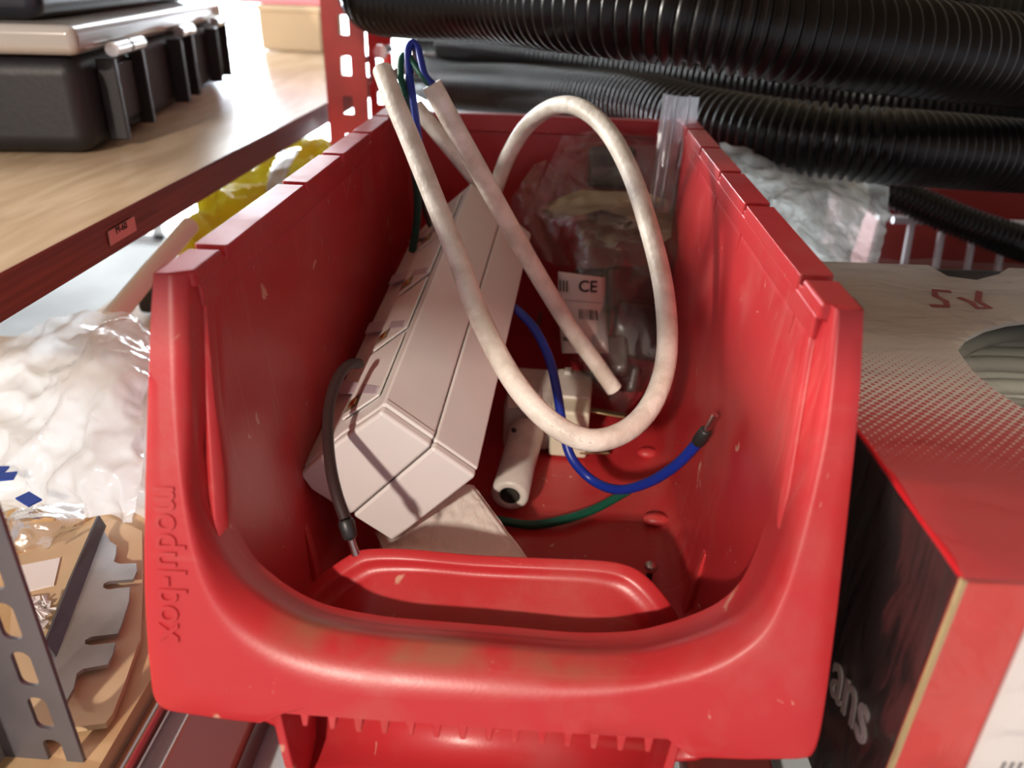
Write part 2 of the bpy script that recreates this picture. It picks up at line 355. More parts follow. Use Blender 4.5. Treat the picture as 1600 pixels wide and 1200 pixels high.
# sharpen the label-pocket corners of the outer edge (straight spans)
def straight(Ls, L, i0, i1):
    for i in range(i0, i1):
        for k in range(NS): Ls[i * NS + k] = L[i].lerp(L[i + 1], k / NS)
straight(So, OUT, 8, 18); straight(So, OUT, 0, 4); straight(So, OUT, 20, 25)
bk = Vector((0, 1, 0))
def io(i): return .004 + .005 * min(1, max(0, (.125 - i.z) / .03))
def wxx(z): return WT - (WT - WB) * ((ZR - z) / (ZR - .018))
rows = [[p + bk * .011 for p in So], [p + bk * .0018 for p in So], [p.lerp(c, .035) + bk * .0004 for p, c in zip(So, Sc)], [p.lerp(c, .07) for p, c in zip(So, Sc)],
        [p.lerp(c, .5) for p, c in zip(So, Sc)], [p.lerp(c, .93) for p, c in zip(So, Sc)], [c.copy() for c in Sc]]
for s_, o_ in ((.25, .0004), (.5, .0014), (.72, .0032), (.88, .0055), (.97, .0078)):
    rows.append([Vector(c.lerp(Vector((i.x, i.y - io(i), i.z)), s_)) + bk * (o_ * io(i) / .009) for c, i in zip(Sc, Si)])
rows.append([i.copy() for i in Si]); bot = lambda i: min(1, max(0, (.10 - i.z) / .05))
rows.append([i + bk * .004 + Vector((0, 0, -.002 * bot(i))) for i in Si])
def last(i):
    b = bot(i); x = math.copysign(min(abs(i.x), wxx(i.z) - .0003), i.x)
    return Vector((x, i.y + .010, i.z - .006 * b))
rows.append([last(i) for i in Si]); rows.append([last(i) + bk * .004 for i in Si])
MB().grid(rows).build('front_frame', RED, binr, smooth=True, merge=True)
# raised name down the left upright of the frame
def text_obj(body, size, name, material, parent, o, right, up, ext, sx=1.0, bold=0):
    cu = bpy.data.curves.new('t', 'FONT'); cu.body = body; cu.size = size; cu.extrude = ext; cu.offset = bold; cu.resolution_u = 3
    cu.align_x = 'LEFT'
    to = bpy.data.objects.new('t', cu); COL.objects.link(to); bpy.context.view_layer.update()
    dg = bpy.context.evaluated_depsgraph_get(); me = bpy.data.meshes.new_from_object(to.evaluated_get(dg)); bpy.data.objects.remove(to)
    right = Vector(right).normalized(); up = Vector(up); up = (up - right * up.dot(right)).normalized(); nn = right.cross(up)
    o = Vector(o); base = wloc(parent) if parent else Vector((0, 0, 0))
    for v in me.vertices: v.co = o + right * v.co.x * sx + up * v.co.y + nn * v.co.z - base
    me.name = name; me.materials.append(material)
    ob = bpy.data.objects.new(name, me); COL.objects.link(ob); ob.parent = parent
    return ob
LETR = RED
a = fp(246, 757); b_ = fp(256, 1034)
text_obj('modul-box', .0128, 'lettering', LETR, binr, a + Vector((-.0008, -.0002, 0)), b_ - a, Vector((1, 0, 0)), .0005, sx=.85, bold=.00015)
# dam / scooped lip behind the beam
DT = [((466, 948), .004), ((470, 936), .006), ((500, 900), .012), ((545, 868), .015), ((575, 858), .016), ((640, 858), .016), ((740, 867), .0165), ((850, 872), .0165), ((940, 876), .016), ((985, 885), .015),
      ((1015, 905), .012), ((1045, 940), .008), ((1062, 970), .006), ((1068, 990), .004)]
top = spline([P(*p, Y=y) for p, y in DT], 4)
def inset(p, k): c = Vector((-.003, p.y, .035)); return p.lerp(c, k)
r0 = [Vector((p.x, p.y + .004, p.z - .03)) for p in top]
r1 = [Vector((p.x, p.y + .001, p.z - .001)) for p in top]
rt = [inset(p, .012) + Vector((0, -.0006, .0)) for p in top]
r2 = [inset(p, .035) + Vector((0, -.0028, -.0012)) for p in top]
r3 = [inset(p, .06) + Vector((0, -.0036, -.002)) for p in top]
r4 = [inset(p, .085) + Vector((0, -.0030, -.0026)) for p in top]
r5 = [inset(p, .15) + Vector((0, -.0052, -.004)) for p in top]
zb = .026
r6 = [Vector((p.x * .965, -.0085 - .006 * (1 - abs(p.x) / .07), p.z * .5 + zb * .5)) for p in r5]
r7 = [Vector((p.x * .97, -.019, zb)) for p in r5]
r8 = [Vector((p.x * 1.0, -.032, zb - .001)) for p in r5]
MB().grid([r0, r1, top, rt, r2, r3, r4, r5, r6, r7, r8]).build('front_lip', RED, binr, smooth=True, sharp=175)
# small catch notches where the lip meets the walls
for (p1, y) in (((467, 943), .004), ((1066, 985), .004)):
    c = P(*p1, Y=y); MB().box(c, (.004, .005, .005), Matrix.Rotation(.6, 3, 'Y')).build('lip_catch', RED, binr, bevel=.001)
# lower front body and the label pocket with its teeth
def fo(x, z, off): return Vector((x, -YF * (.16 - z) + off, z))
MB().hexa([Vector((-.077, -.021, 0)), Vector((.075, -.021, 0)), Vector((.075, -.019, 0)), Vector((-.077, -.019, 0))], [Vector((-.077, -.021, .046)), Vector((.075, -.021, .046)), Vector((.075, -.019, .046)), Vector((-.077, -.019, .046))]).build('lower_front_wall', RED, binr)
pl = fp(434, 1117); pr = fp(1052, 1160)
zl, zr_ = pl.z, pr.z
pk = [(-.024, .046), (-.0232, .020), (-.024, .010), (-.028, .004), (-.035, .0018), (-.0475, .0008)]
MB().grid([[Vector((x_, y_, z_)) for x_ in (pl.x - .001, (pl.x + pr.x) / 2, pr.x + .001)] for y_, z_ in pk]).build('label_pocket', RED, binr, smooth=True, solid=.0008)
for x, sgn in ((pl.x - .0015, 1), (pr.x + .0015, -1)):
    MB().hexa([Vector((x - .0015 + sgn * .004, -.0478, 0)), Vector((x + .0015 + sgn * .004, -.0478, 0)), Vector((x + .0015 + sgn * .004, -.020, 0)), Vector((x - .0015 + sgn * .004, -.020, 0))],
              [fo(x - .0015, .040, .0005), fo(x + .0015, .040, .0005), Vector((x + .0015, -.020, .040)), Vector((x - .0015, -.020, .040))]).build('pocket_side', RED, binr, bevel=.0006)
for x_, y_ in ((475, 1119), (518, 1124), (559, 1128), (600, 1131), (641, 1134), (682, 1137), (723, 1140), (764, 1142), (805, 1145), (847, 1148), (888, 1151), (929, 1154), (971, 1157), (1014, 1159)):
    p = fp(x_, y_); hw = .0010
    MB().hexa([fo(p.x - hw * .8, p.z - .0042, .0012), fo(p.x + hw * .8, p.z - .0042, .0012), fo(p.x + hw * .8, p.z - .0042, .0075), fo(p.x - hw * .8, p.z - .0042, .0075)],
              [fo(p.x - hw * 1.5, p.z + .001, .0002), fo(p.x + hw * 1.5, p.z + .001, .0002), fo(p.x + hw * 1.5, p.z + .001, .0075), fo(p.x - hw * 1.5, p.z + .001, .0075)]).build('tooth', RED, binr, bevel=.0004)

# ================================================================== POWER STRIP
U = Vector((.05567638, .98092205, .18625811)).normalized()
V1 = D(594, 642, .29)
def onp(x, y): r = ray(x, y); return CAM + r * ((V1 - CAM).dot(U) / r.dot(U))
V3 = onp(745, 746); V7 = onp(476, 762)
A = (V3 - V1); WA = A.length; A.normalize(); B = (V7 - V1); B = B - A * B.dot(A); HB = B.length; B.normalize(); LS = .205
strip = thing('power_strip', 'long white angular plastic power strip lying slantwise in the bin', 'power strip', V1 + A * WA / 2 + B * HB / 2 + U * LS / 2)
def sp(a, b, s): return V1 + A * a + B * b + U * s
def sbox(a0, a1, b0, b1, s0, s1): return MB().hexa([sp(a0, b0, s0), sp(a1, b0, s0), sp(a1, b1, s0), sp(a0, b1, s0)], [sp(a0, b0, s1), sp(a1, b0, s1), sp(a1, b1, s1), sp(a0, b1, s1)])
SM = WA * .53; g = .00025
# upper half (a < SM) has the socket side at a=0 ; lower half a > SM
o = MB(); ch = .014   # chamfered socket side: section polygon in (a,b)
secU = [(.0, .0), (SM - g, .0), (SM - g, HB), (.004, HB), (-.004, HB * .93), (-.003, HB * .45), (.0, .003)]
secL = [(SM + g, .0), (WA, .0), (WA, HB), (SM + g, HB)]
def extr(sec, s0, s1):
    m = MB(); n_ = len(sec); m.add([sp(a, b, s0) for a, b in sec] + [sp(a, b, s1) for a, b in sec], [tuple(range(n_))[::-1], tuple(range(n_, 2 * n_))] + [(i, (i + 1) % n_, n_ + (i + 1) % n_, n_ + i) for i in range(n_)]); return m
extr(secU, .0045, LS).build('socket_housing', WHITE, strip, bevel=.0012, seg=3)
extr(secL, .0045, LS).build('base_housing', WHITE, strip, bevel=.0012, seg=3)
extr([(a * .985 + .0003, b * .985 + .0004) for a, b in secU], .0, .0048).build('end_cap', WHITE, strip, bevel=.0016, seg=3)
extr([(a * .99 + .0003 if a > SM + .001 else a, b * .985 + .0004) for a, b in secL], .0, .0048).build('end_cap', WHITE, strip, bevel=.0016, seg=3)
extr([(SM - .002, .002), (SM + .002, .002), (SM + .002, HB - .002), (SM - .002, HB - .002)], .0012, LS - .001).build('seam_core', mat('seam_shadow_gap', (.15, .13, .12), rough=.8), strip)
# small moulded tab on the top edge beside the cap
sbox(.0005, SM - .001, -.0006, .001, .0046, .0075).build('clip_ridge', WHITE, strip, bevel=.0005)
# sockets: wedge-shaped pale wells along the a=0 side, each with a brass contact
for i in range(4):
    s0 = .012 + i * .047; s1 = s0 + .043
    q = lambda b, s, a=-.0045: sp(a, b, s)
    well = MB().hexa([q(.0045, s0, -.0008), q(.0045, s1, -.0008), q(HB * .45, s1, -.0040), q(HB * .45, s0, -.0040)],
                     [q(.0045, s0, -.0018), q(.0045, s1, -.0018), q(HB * .45, s1, -.0050), q(HB * .45, s0, -.0050)])
    wl = well.build('socket_plate', WHITE, strip, bevel=.0004)
    ln = MB().hexa([q(.006, s0 + .001, -.0016), q(.006, s0 + .006, -.0016), q(HB * .8, s1, -.0056), q(HB * .8, s1 - .010, -.0056)],
                   [q(.006, s0 + .001, -.0027), q(.006, s0 + .006, -.0027), q(HB * .8, s1, -.0068), q(HB * .8, s1 - .010, -.0068)])
    ln.build('socket_insert', SOCK, strip, bevel=.0004)
    c0 = s0 + .003
    w_ = MB().hexa([q(.018, c0, -.0030), q(.018, c0 + .008, -.0030), q(.026, c0 + .008, -.0043), q(.026, c0, -.0043)], [q(.018, c0, -.0042), q(.018, c0 + .008, -.0042), q(.026, c0 + .008, -.0053), q(.026, c0, -.0053)])
    ct = w_.build('contact_window', mat('grey_window', (.22, .17, .14), rough=.5), strip, bevel=.0003)
    MB().hexa([q(.0195, c0 + .0015, -.0040), q(.0195, c0 + .005, -.0040), q(.0230, c0 + .005, -.0045), q(.0230, c0 + .0015, -.0045)], [q(.0195, c0 + .0015, -.0050), q(.0195, c0 + .005, -.0050), q(.0230, c0 + .005, -.0055), q(.0230, c0 + .0015, -.0055)]).build('contact', GOLD, ct, bevel=.0002)

# wrapped white block under the strip
e1 = Vector((.49, -.87, 0)).normalized(); e2 = Vector((-.87, -.49, 0)).normalized()
k0 = Vector((-.020, .112, .003))
wr = thing('wrapped_block', 'white block in shiny clear film under the front end of the power strip', 'wrapped block', k0 + e1 * .038 + e2 * .024)
k0 = Vector((-.0172, .0905, .018))
def kb(a, b, z): return k0 + e1 * a + e2 * b + Vector((0, 0, z - b * .30))
MB().hexa([kb(0, 0, 0), kb(.072, 0, 0), kb(.072, .046, 0), kb(0, .046, 0)], [kb(0, 0, .0125), kb(.072, 0, .0125), kb(.072, .046, .0125), kb(0, .046, .0125)]).build('block', mat('white_board', (.85, .80, .74), rough=.5), wr, bevel=.002)
rows = []
for i in range(34):
    r = []
    for j in range(34):
        a_, b2_ = .074 * i / 33 - .001, .048 * j / 33 - .001
        z_ = .0129 + .0007 * noise.noise(Vector((a_ * 130 + b2_ * 40, b2_ * 260, 3))) + .0004 * noise.noise(Vector((a_ * 300, b2_ * 500, 9)))
        edge = min(b2_ + .001, .004)
        r.append(kb(a_, b2_, z_ - (.004 - edge) * .6))
    rows.append(r)
MB().grid(rows).build('film', mat('tight_film_over_white', (.93, .88, .81), rough=.28, coat=1.0, bump=.6, bscale=260, stretch=(1, .35, 1)), wr, smooth=True)

# ================================================================== CABLES
def cable(name, label, pts, r, material, n=16, step=.002, cat='cable', sub=None, group=None):
    path = resample(spline([D(*p) for p in pts], 14), step)
    root = tag(MB().tube(path, r, n).build(name, material, smooth=True), label, cat, group)
    return root, path
ca, pa = cable('cable', 'thick white cable bent in a long U loop over the whole bin', [(598, 110, .345), (613, 150, .340), (640, 215, .338), (678, 310, .336), (714, 400, .330), (745, 485, .322), (788, 572, .312), (833, 634, .306), (882, 674, .302),
  (932, 688, .303), (986, 668, .310), (1024, 620, .320), (1042, 550, .333), (1038, 460, .345), (1018, 370, .356), (986, 272, .372), (948, 203, .388), (905, 168, .402), (865, 167, .42), (825, 195, .44), (796, 240, .455), (776, 290, .468), (762, 330, .478)], .00455, CABLE, 20)
text_pts = pa
cb, pb = cable('cable', 'straight white cable falling diagonally from the rim wires to the clear zip bag', [(674, 132, .345), (700, 180, .352), (748, 266, .37), (792, 345, .385), (842, 432, .400), (890, 510, .415), (930, 566, .425), (962, 612, .432)], .0046, CABLE, 20)
cc, pc = cable('cable', 'short white cable piece in the back left corner behind the others', [(650, 166, .455), (690, 215, .456), (735, 270, .46), (772, 318, .468), (790, 360, .478)], .0046, CABLE, 18)
tag(ca, kind=None)
# moulded ridge lettering on the loop : short raised glyph ticks
tk = MB()
base_i = min(range(len(pa)), key=lambda i: (pa[i] - D(905, 690, .303)).length)
# (kept faint: illegible imprint)
for j in range(-6, 26):
    i = base_i + j
    if 1 < i < len(pa) - 2 and j % 2 == 0 and j not in (16,):
        t = (pa[i + 1] - pa[i - 1]).normalized(); c_ = CAM - pa[i]; c_.normalize(); side = t.cross(c_).normalized()
        q = pa[i] + c_ * .0043 + side * .0004
        up_ = side; rt_ = t
        kx = random.choice((.0004, .0006, .0008))
        tk.box(q, (.0003, .0016, .0006), Matrix((rt_, up_, c_)).transposed()); tk.box(q + rt_ * kx + up_ * .0006, (.0009, .0003, .0006), Matrix((rt_, up_, c_)).transposed())
tk.build('imprint', mat('imprint_beige', (.62, .53, .44), rough=.5), ca)

def wire(name, label, pts, r, material, cat='wire', step=.0015): return cable(name, label, pts, r, material, 10, step, cat)
def ferrule(parent, p0, p1, p2, r):
    MB().tube([p0, p0.lerp(p1, .15), p0.lerp(p1, .9), p1], lambda i: (r * 1.15, r * 1.35, r * 1.2, r * .9)[i], 14).build('ferrule_collar', BLACKP, parent, smooth=True)
    MB().tube([p1, p1.lerp(p2, .5), p2], lambda i: (r * .62, r * .6, r * .68)[i], 12).build('ferrule_pin', STEEL, parent, smooth=True)
wbk, pw = wire('wire', 'black-brown wire with crimped end hanging over the strip\'s near end', [(562, 568, .315), (545, 570, .308), (528, 590, .300), (516, 625, .293), (512, 670, .284), (516, 725, .274), (526, 772, .268), (541, 815, .265)], .0021, BROWN)
ferrule(wbk, D(540, 812, .265), D(548, 842, .265), D(556, 866, .267), .0021)
wbl, pw = wire('wire', 'blue wire with ferrule end rising from the floor against the right wall', [(800, 478, .42), (812, 488, .40), (836, 515, .392), (858, 560, .385), (870, 610, .378), (880, 670, .372), (893, 715, .370), (925, 750, .370), (965, 765, .358), (1010, 755, .342), (1055, 728, .324), (1092, 690, .309)], .0023, BLUE)
ferrule(wbl, D(1090, 692, .309), D(1104, 671, .303), D(1118, 648, .298), .0021)
wire('wire', 'green wire lying on the bin floor between white block and blue wire', [(775, 812, .372), (830, 820, .374), (880, 812, .376), (930, 795, .384), (985, 765, .392)], .0022, GREEN)
wire('wire', 'blue wire bent over above the rim between the two cable ends', [(678, 134, .346), (664, 118, .346), (657, 92, .346), (652, 72, .347), (644, 67, .347), (637, 82, .347), (640, 120, .349), (647, 165, .352), (654, 215, .36), (661, 262, .37)], .0017, BLUE)
wire('wire', 'green wire arching tightly above the cut end of the looped cable', [(632, 150, .350), (626, 118, .349), (627, 92, .348), (636, 86, .348), (650, 104, .347), (664, 124, .346), (680, 138, .347)], .0015, GREEN)
wire('wire', 'dark green wire hanging straight down the back of the left wall', [(632, 150, .353), (641, 215, .375), (650, 280, .405), (652, 335, .425), (644, 395, .44)], .0022, DGREEN)
wire('wire', 'thin brown wire leading down behind the power strip', [(645, 108, .352), (634, 135, .354), (640, 190, .37), (655, 270, .41), (664, 330, .43), (680, 372, .45)], .0013, BROWN)
wire('wire', 'pale stripped wire loop shining above the rim near the red post', [(652, 118, .35), (648, 92, .35), (645, 76, .35), (638, 76, .35), (636, 100, .351)], .0012, STEEL)

# ================================================================== PLUG ADAPTER
pg = thing('plug', 'white plug with round hollow cord sleeve on the bin floor', 'plug', P(820, 660, Z=.003))
s0 = D(796, 776, .377); s1 = P(822, 676, Z=.020)
ax = (s1 - s0); R_ = .0093
prof = [(-.0, .0058), (0, .0088), (.02, R_), (.5, R_ * .98), (1, R_ * 1.05)]
dirv = ax.normalized(); nn_ = dirv.cross(Vector((0, 0, 1))).normalized(); bb = nn_.cross(dirv)
def ring(c, r, n=24): return [c + (nn_ * math.cos(2 * math.pi * k / n) + bb * math.sin(2 * math.pi * k / n)) * r for k in range(n)]
MB().grid([ring(s0 + ax * .6, .0050), ring(s0 + ax * .01, .0050), ring(s0 - dirv * .0002, .0058), ring(s0, .0080), ring(s0 + dirv * .0012, .0092), ring(s0 + ax * .5, .0090), ring(s1, .0096)], True).build('cord_sleeve', WHITE2, pg, smooth=True)
MB().grid([ring(s0 + ax * .012, .00485), ring(s0 + ax * .3, .0048), ring(s0 + ax * .55, .0047), ring(s0 + ax * .56, .0002)], True).build('sleeve_bore', mat('bore_shade', (.06, .05, .042), rough=.8), pg, smooth=True)  # dark liner colour stands in for shade inside the hollow sleeve
def rbox(name, c, size, rz, m, par, bev=.003, rx=0): return MB().box(c, size, Matrix.Rotation(rz, 3, 'Z') @ Matrix.Rotation(rx, 3, 'X')).build(name, m, par, bevel=bev, seg=3)
c1 = P(830, 625, Z=.024); c1.z = .019
rbox('body', c1, (.027, .046, .030), -.05, WHITE2, pg, .004)
MB().hexa([P(x, y, Z=.0335) for x, y in ((790, 640), (850, 640), (846, 600), (792, 600))], [P(x, y, Z=.0355) for x, y in ((792, 636), (848, 636), (844, 602), (794, 602))]).build('grip_ridge', WHITE2, pg, bevel=.0008)
MB().sphere(P(803, 672, Z=.031), .0014, 8, 6).build('screw_recess', BLACKP, pg, smooth=True)
PINM = mat('dull_brass_pin', (.42, .34, .2), rough=.4, metal=1)
pg2 = thing('plug', 'square cream plug with flat metal pin beside the hollow-sleeved plug', 'plug', P(892, 660, Z=.003))
c2_ = P(893, 640, Z=.02); c2_.z = .0185
rbox('body', c2_, (.021, .052, .029), -.06, mat('cream_plastic', (.66, .64, .50), rough=.4), pg2, .002)
rbox('cover', c2_ + Vector((0, .004, .0150)), (.019, .030, .002), -.06, WHITE2, pg2, .0006)
rbox('hinge', c2_ + Vector((-.003, .018, .0165)), (.004, .006, .003), -.06, WHITE2, pg2, .0006)
for (xa, ya), (xb, yb), z in (((918, 640), (978, 650), .022), ((905, 705), (952, 706), .008)):
    a_ = P(xa, ya, Z=z); b__ = P(xb, yb, Z=z); m_ = (a_ + b__) / 2
    an = math.atan2((b__ - a_).y, (b__ - a_).x)
    MB().box(m_, ((b__ - a_).length, .0045, .0015), Matrix.Rotation(an, 3, 'Z')).build('pin', PINM, pg2, bevel=.0005)
# small loose bits
sc1 = thing('screw', 'small shiny round-headed screw on the bin floor behind the lip', 'screw', P(1017, 887, Z=.003))
hp = P(1017, 886, Z=.012)
MB().sphere(hp, .0031, 14, 10, (1, 1, .85)).build('head', STEEL, sc1, smooth=True)
MB().tube([hp + Vector((0, 0, -.001)), Vector((hp.x, hp.y + .001, .0035))], .0014, 10).build('shank', GALVD, sc1, smooth=True)
nl = P(846, 486, Z=.06)
tag(MB().tube([P(838, 520, Z=.03) , P(845, 487, Z=.042)], .0013, 8).build('nail', mat('rusty', (.14, .06, .04), rough=.6), smooth=True), 'thin brownish nail standing behind the power strip and blue wire', 'nail')
tag(MB().box(P(1080, 984, Z=.03), (.006, .009, .0015), Matrix.Rotation(.5, 3, 'Z') @ Matrix.Rotation(.5, 3, 'X')).build('plastic_scrap', WHITE, bevel=.0006), 'tiny white plastic scrap in the right front corner of the bin', 'scrap')
MBX = P(1150, 972, Z=.030)

# ================================================================== ZIP BAG
def sheet(ctrl, nu, nv, amp=0, freq=60, seed=0, amp2=0):
    """ctrl: rows of points; Catmull-Rom surface with noise along the local normal"""
    rs = [spline(r, nu) for r in ctrl]; cols = list(zip(*rs)); cs = [spline(list(c), nv) for c in cols]
    g_ = [list(r) for r in zip(*cs)]
    if amp:
        out = []
        for i, r in enumerate(g_):
            o_ = []
            for j, p in enumerate(r):
                du = r[min(j + 1, len(r) - 1)] - r[max(j - 1, 0)]; dv = g_[min(i + 1, len(g_) - 1)][j] - g_[max(i - 1, 0)][j]
                nn = du.cross(dv); nn = nn.normalized() if nn.length > 1e-9 else Vector((0, 0, 1))
                q = p * freq + Vector((seed, seed * 2.3, 0))
                d_ = (abs(noise.noise(q)) * 2 - .5) * amp + noise.noise(q * .45) * amp * 1.2 + (abs(noise.noise(q * 2.7))) * amp2
                o_.append(p + nn * d_)
            out.append(o_)
        g_ = out
    return g_
zb_ = thing('zip_bag', 'clear zip bag with cream card and dark grey fittings leaning in the back right corner', 'plastic bag', P(960, 620, Z=.003) + Vector((0, .01, 0)))
front = [[D(880, 215, .502), D(940, 205, .50), D(1000, 212, .497), D(1045, 215, .49), D(1082, 222, .485)],
         [D(835, 318, .508), D(905, 300, .50), D(965, 305, .495), D(1030, 318, .485), D(1080, 345, .476)],
         [D(850, 350, .50), D(905, 345, .48), D(960, 360, .472), D(1030, 365, .468), D(1084, 380, .465)],
         [D(872, 430, .49), D(905, 425, .466), D(950, 430, .458), D(1000, 440, .460), D(1055, 450, .465)],
         [D(868, 510, .48), D(905, 515, .456), D(950, 520, .450), D(1000, 520, .452), D(1035, 530, .462)],
         [D(895, 570, .47), D(920, 575, .455), D(955, 580, .449), D(990, 580, .452), D(1022, 580, .462)],
         [D(925, 615, .468), D(940, 622, .460), D(962, 640, .458), D(985, 636, .460), D(1005, 610, .468)]]
front = [[p - ray(960, 400) * .006 for p in r] for r in front]
MB().grid(sheet(front, 12, 10, .0020, 75, 1, .0010)).build('front_film', film('bag_film', col=(.80, .76, .72), opac=.06, gloss=.8, rough=.12, bump=.8, bscale=70), zb_, smooth=True)
backf = [[p + ray(960, 400) * .026 for p in r] for r in front]
for i_, r in enumerate(backf):
    for j_ in range(5):
        if r[j_].y > .316: r[j_].y = .316
        r[j_].z = max(r[j_].z, .0045)
        r[j_].x = min(r[j_].x, .083)
MB().grid(sheet(backf, 6, 5, .0012, 80, 5)).build('back_film', FILM, zb_, smooth=True)
# folded zip strip standing up
zs = [[D(1036, 146, .485), D(1052, 150, .483), D(1072, 152, .483), D(1092, 152, .485)],
      [D(1028, 210, .485), D(1045, 212, .48), D(1062, 213, .48), D(1086, 214, .487)],
      [D(1020, 270, .488), D(1038, 272, .482), D(1056, 272, .482), D(1076, 272, .486)],
      [D(1012, 330, .488), D(1030, 332, .484), D(1050, 334, .482), D(1062, 336, .484)]]
MB().grid(sheet(zs, 10, 10, .0008, 60, 2)).build('zip_strip', film('zip_film', col=(.86, .88, .95), opac=.55, gloss=.8, rough=.15, bump=.3, bscale=60, stretch=(3, 1, .3)), zb_, smooth=True)
for xo in (0, 14, 34):
    MB().tube(spline([D(1044 + xo, 150, .481), D(1036 + xo, 212, .479), D(1028 + xo * .9, 272, .480), D(1020 + xo * .85, 330, .482)], 8), .0008, 8).build('zip_ridge', film('zip_ridge_film', col=(.9, .92, 1), opac=.6, gloss=.8, bump=.1), zb_, smooth=True)
# cream card
cd = [(838, 326), (868, 312), (905, 297), (960, 299), (1008, 300), (1040, 312), (1068, 332), (1078, 346), (1058, 364), (1034, 380), (1005, 358), (975, 338), (940, 328), (900, 336), (862, 343)]
pts3 = [D(x, y, .502 - .02 * (x - 838) / 240) for x, y in cd]
cm = MB(); cc_ = sum(pts3, Vector()) / len(pts3); m_ = len(pts3)
cm.prism([(x, y) for x, y in cd], [], lambda u, v: D(u, v, .502 - .022 * (u - 838) / 240 + .004 * math.sin(u * .06)), lambda u, v: D(u, v, .5035 - .022 * (u - 838) / 240 + .004 * math.sin(u * .06)))
cm.build('card', mat('cream_card', (.95, .88, .64), rough=.6), zb_)
DG = mat('dark_grey_plastic', (.07, .065, .062), rough=.35)
for (x, y, d, s, rz, rx) in ((985, 450, .476, (.034, .020, .026), .2, .4), (1000, 515, .470, (.030, .022, .034), -.25, .3), (950, 560, .462, (.020, .018, .026), .3, .5), (925, 470, .480, (.022, .016, .04), .1, .3), (955, 262, .505, (.030, .010, .026), .05, .2), (975, 590, .466, (.018, .014, .016), -.3, .5)):
    MB().box(D(x, y, d), s, Matrix.Rotation(rz, 3, 'Z') @ Matrix.Rotation(-rx, 3, 'X')).build('fitting', DG, zb_, bevel=.003, seg=2)
# CE sticker
def lab(u, v, k=0.0):   # u,v 0..1 across the sticker
    x = 872 + 74 * u + 6 * v * v; y = 424 + 128 * v + 10 * u * (1 - v)
    d = .4505 - .006 * math.sin(u * 2.8) + .002 * v
    return D(x, y, d + k)
rows = [[lab(u / 10, v / 12) for u in range(11)] for v in range(13)]
sk = MB().grid(rows).build('sticker', mat('sticker_white', (.66, .58, .56), rough=.5), zb_, smooth=True, solid=.0003)
o_ = lab(.42, .22, -.0012); rgt = lab(.9, .20, -.0012) - o_; upv = lab(.42, .02) - lab(.42, .2)
text_obj('CE', .0092, 'ce_mark', INK, sk, o_, rgt, upv, .0001, bold=.0002)
bc = MB()
def bar(u0, v0, u1, v1):
    bc.add([lab(u0, v0, -.0012), lab(u1, v0, -.0012), lab(u1, v1, -.0012), lab(u0, v1, -.0012)], [(0, 1, 2, 3)])
for j in range(9):
    u = .42 + j * .045; bar(u, .44, u + random.choice((.012, .02, .028)), .57)
for s_ in range(8): bar(.12 + s_ * .1, .34, .22 + s_ * .1, .345)
for j in range(3): bar(.03 + j * .07, .10, .06 + j * .07, .24)
for j in range(6): bar(.05 + j * .05, .80, .085 + j * .05, .85)
bc.build('barcode', INK, sk)
# second crumpled clear film, left of the bag
f2 = [[D(835, 255, .50), D(855, 250, .50), D(872, 270, .50)], [D(805, 300, .50), D(840, 295, .495), D(868, 300, .50)], [D(800, 340, .50), D(830, 350, .49), D(860, 345, .50)], [D(828, 400, .495), D(860, 410, .485), D(890, 420, .49)]]
tag(MB().grid(sheet(f2, 9, 9, .003, 90, 8, .001)).build('film_scrap', film('film_scrap_clear', col=(.75, .6, .58), opac=.25, gloss=.7, bump=.6), smooth=True), 'crumpled scrap of clear film between power strip and zip bag', 'plastic film')

# ================================================================== SHELF UNDER THE BIN
shelf = thing('shelf_rails', 'brown-red steel shelf rails carrying the bin, over an added pale panel for light gaps', 'shelf', (0, .1, -.02))
MB().b2((-.126, -.22, -.022), (.75, .62, -.017)).build('panel', SILV, shelf)  # added pale sheet; its colour stands in for light between the rails
for x0, x1 in ((-.1085, -.083), (-.066, -.03), (.0, .036), (.07, .1), (.14, .17), (.21, .24), (.28, .31), (.35, .38), (.42, .45), (.49, .52), (.56, .59)):
    MB().b2((x0, -.2, -.0165), (x1, .61, -.0005)).build('rail', BRNP, shelf, bevel=.0022, seg=3)
MB().tube([Vector((-.1235, -.22, -.009)), Vector((-.1235, .5, -.009))], .004, 12).build('edge_rod', mat('polished_steel', (.6, .5, .5), rough=.12, metal=1), shelf, smooth=True)
lw_ = thing('lower_shelf_board', 'tan plywood shelf board at lower left beneath cardboard and plastic bags', 'shelf board', (-.4, .3, -.019))
MB().prism([(-.9, -.2), (-.1285, -.2), (-.1285, .85), (-.335, .85), (-.335, .28), (-.9, .28)], [], lambda u, v: Vector((u, v, -.019)), lambda u, v: Vector((u, v, -.001))).build('board', PLYL, lw_)

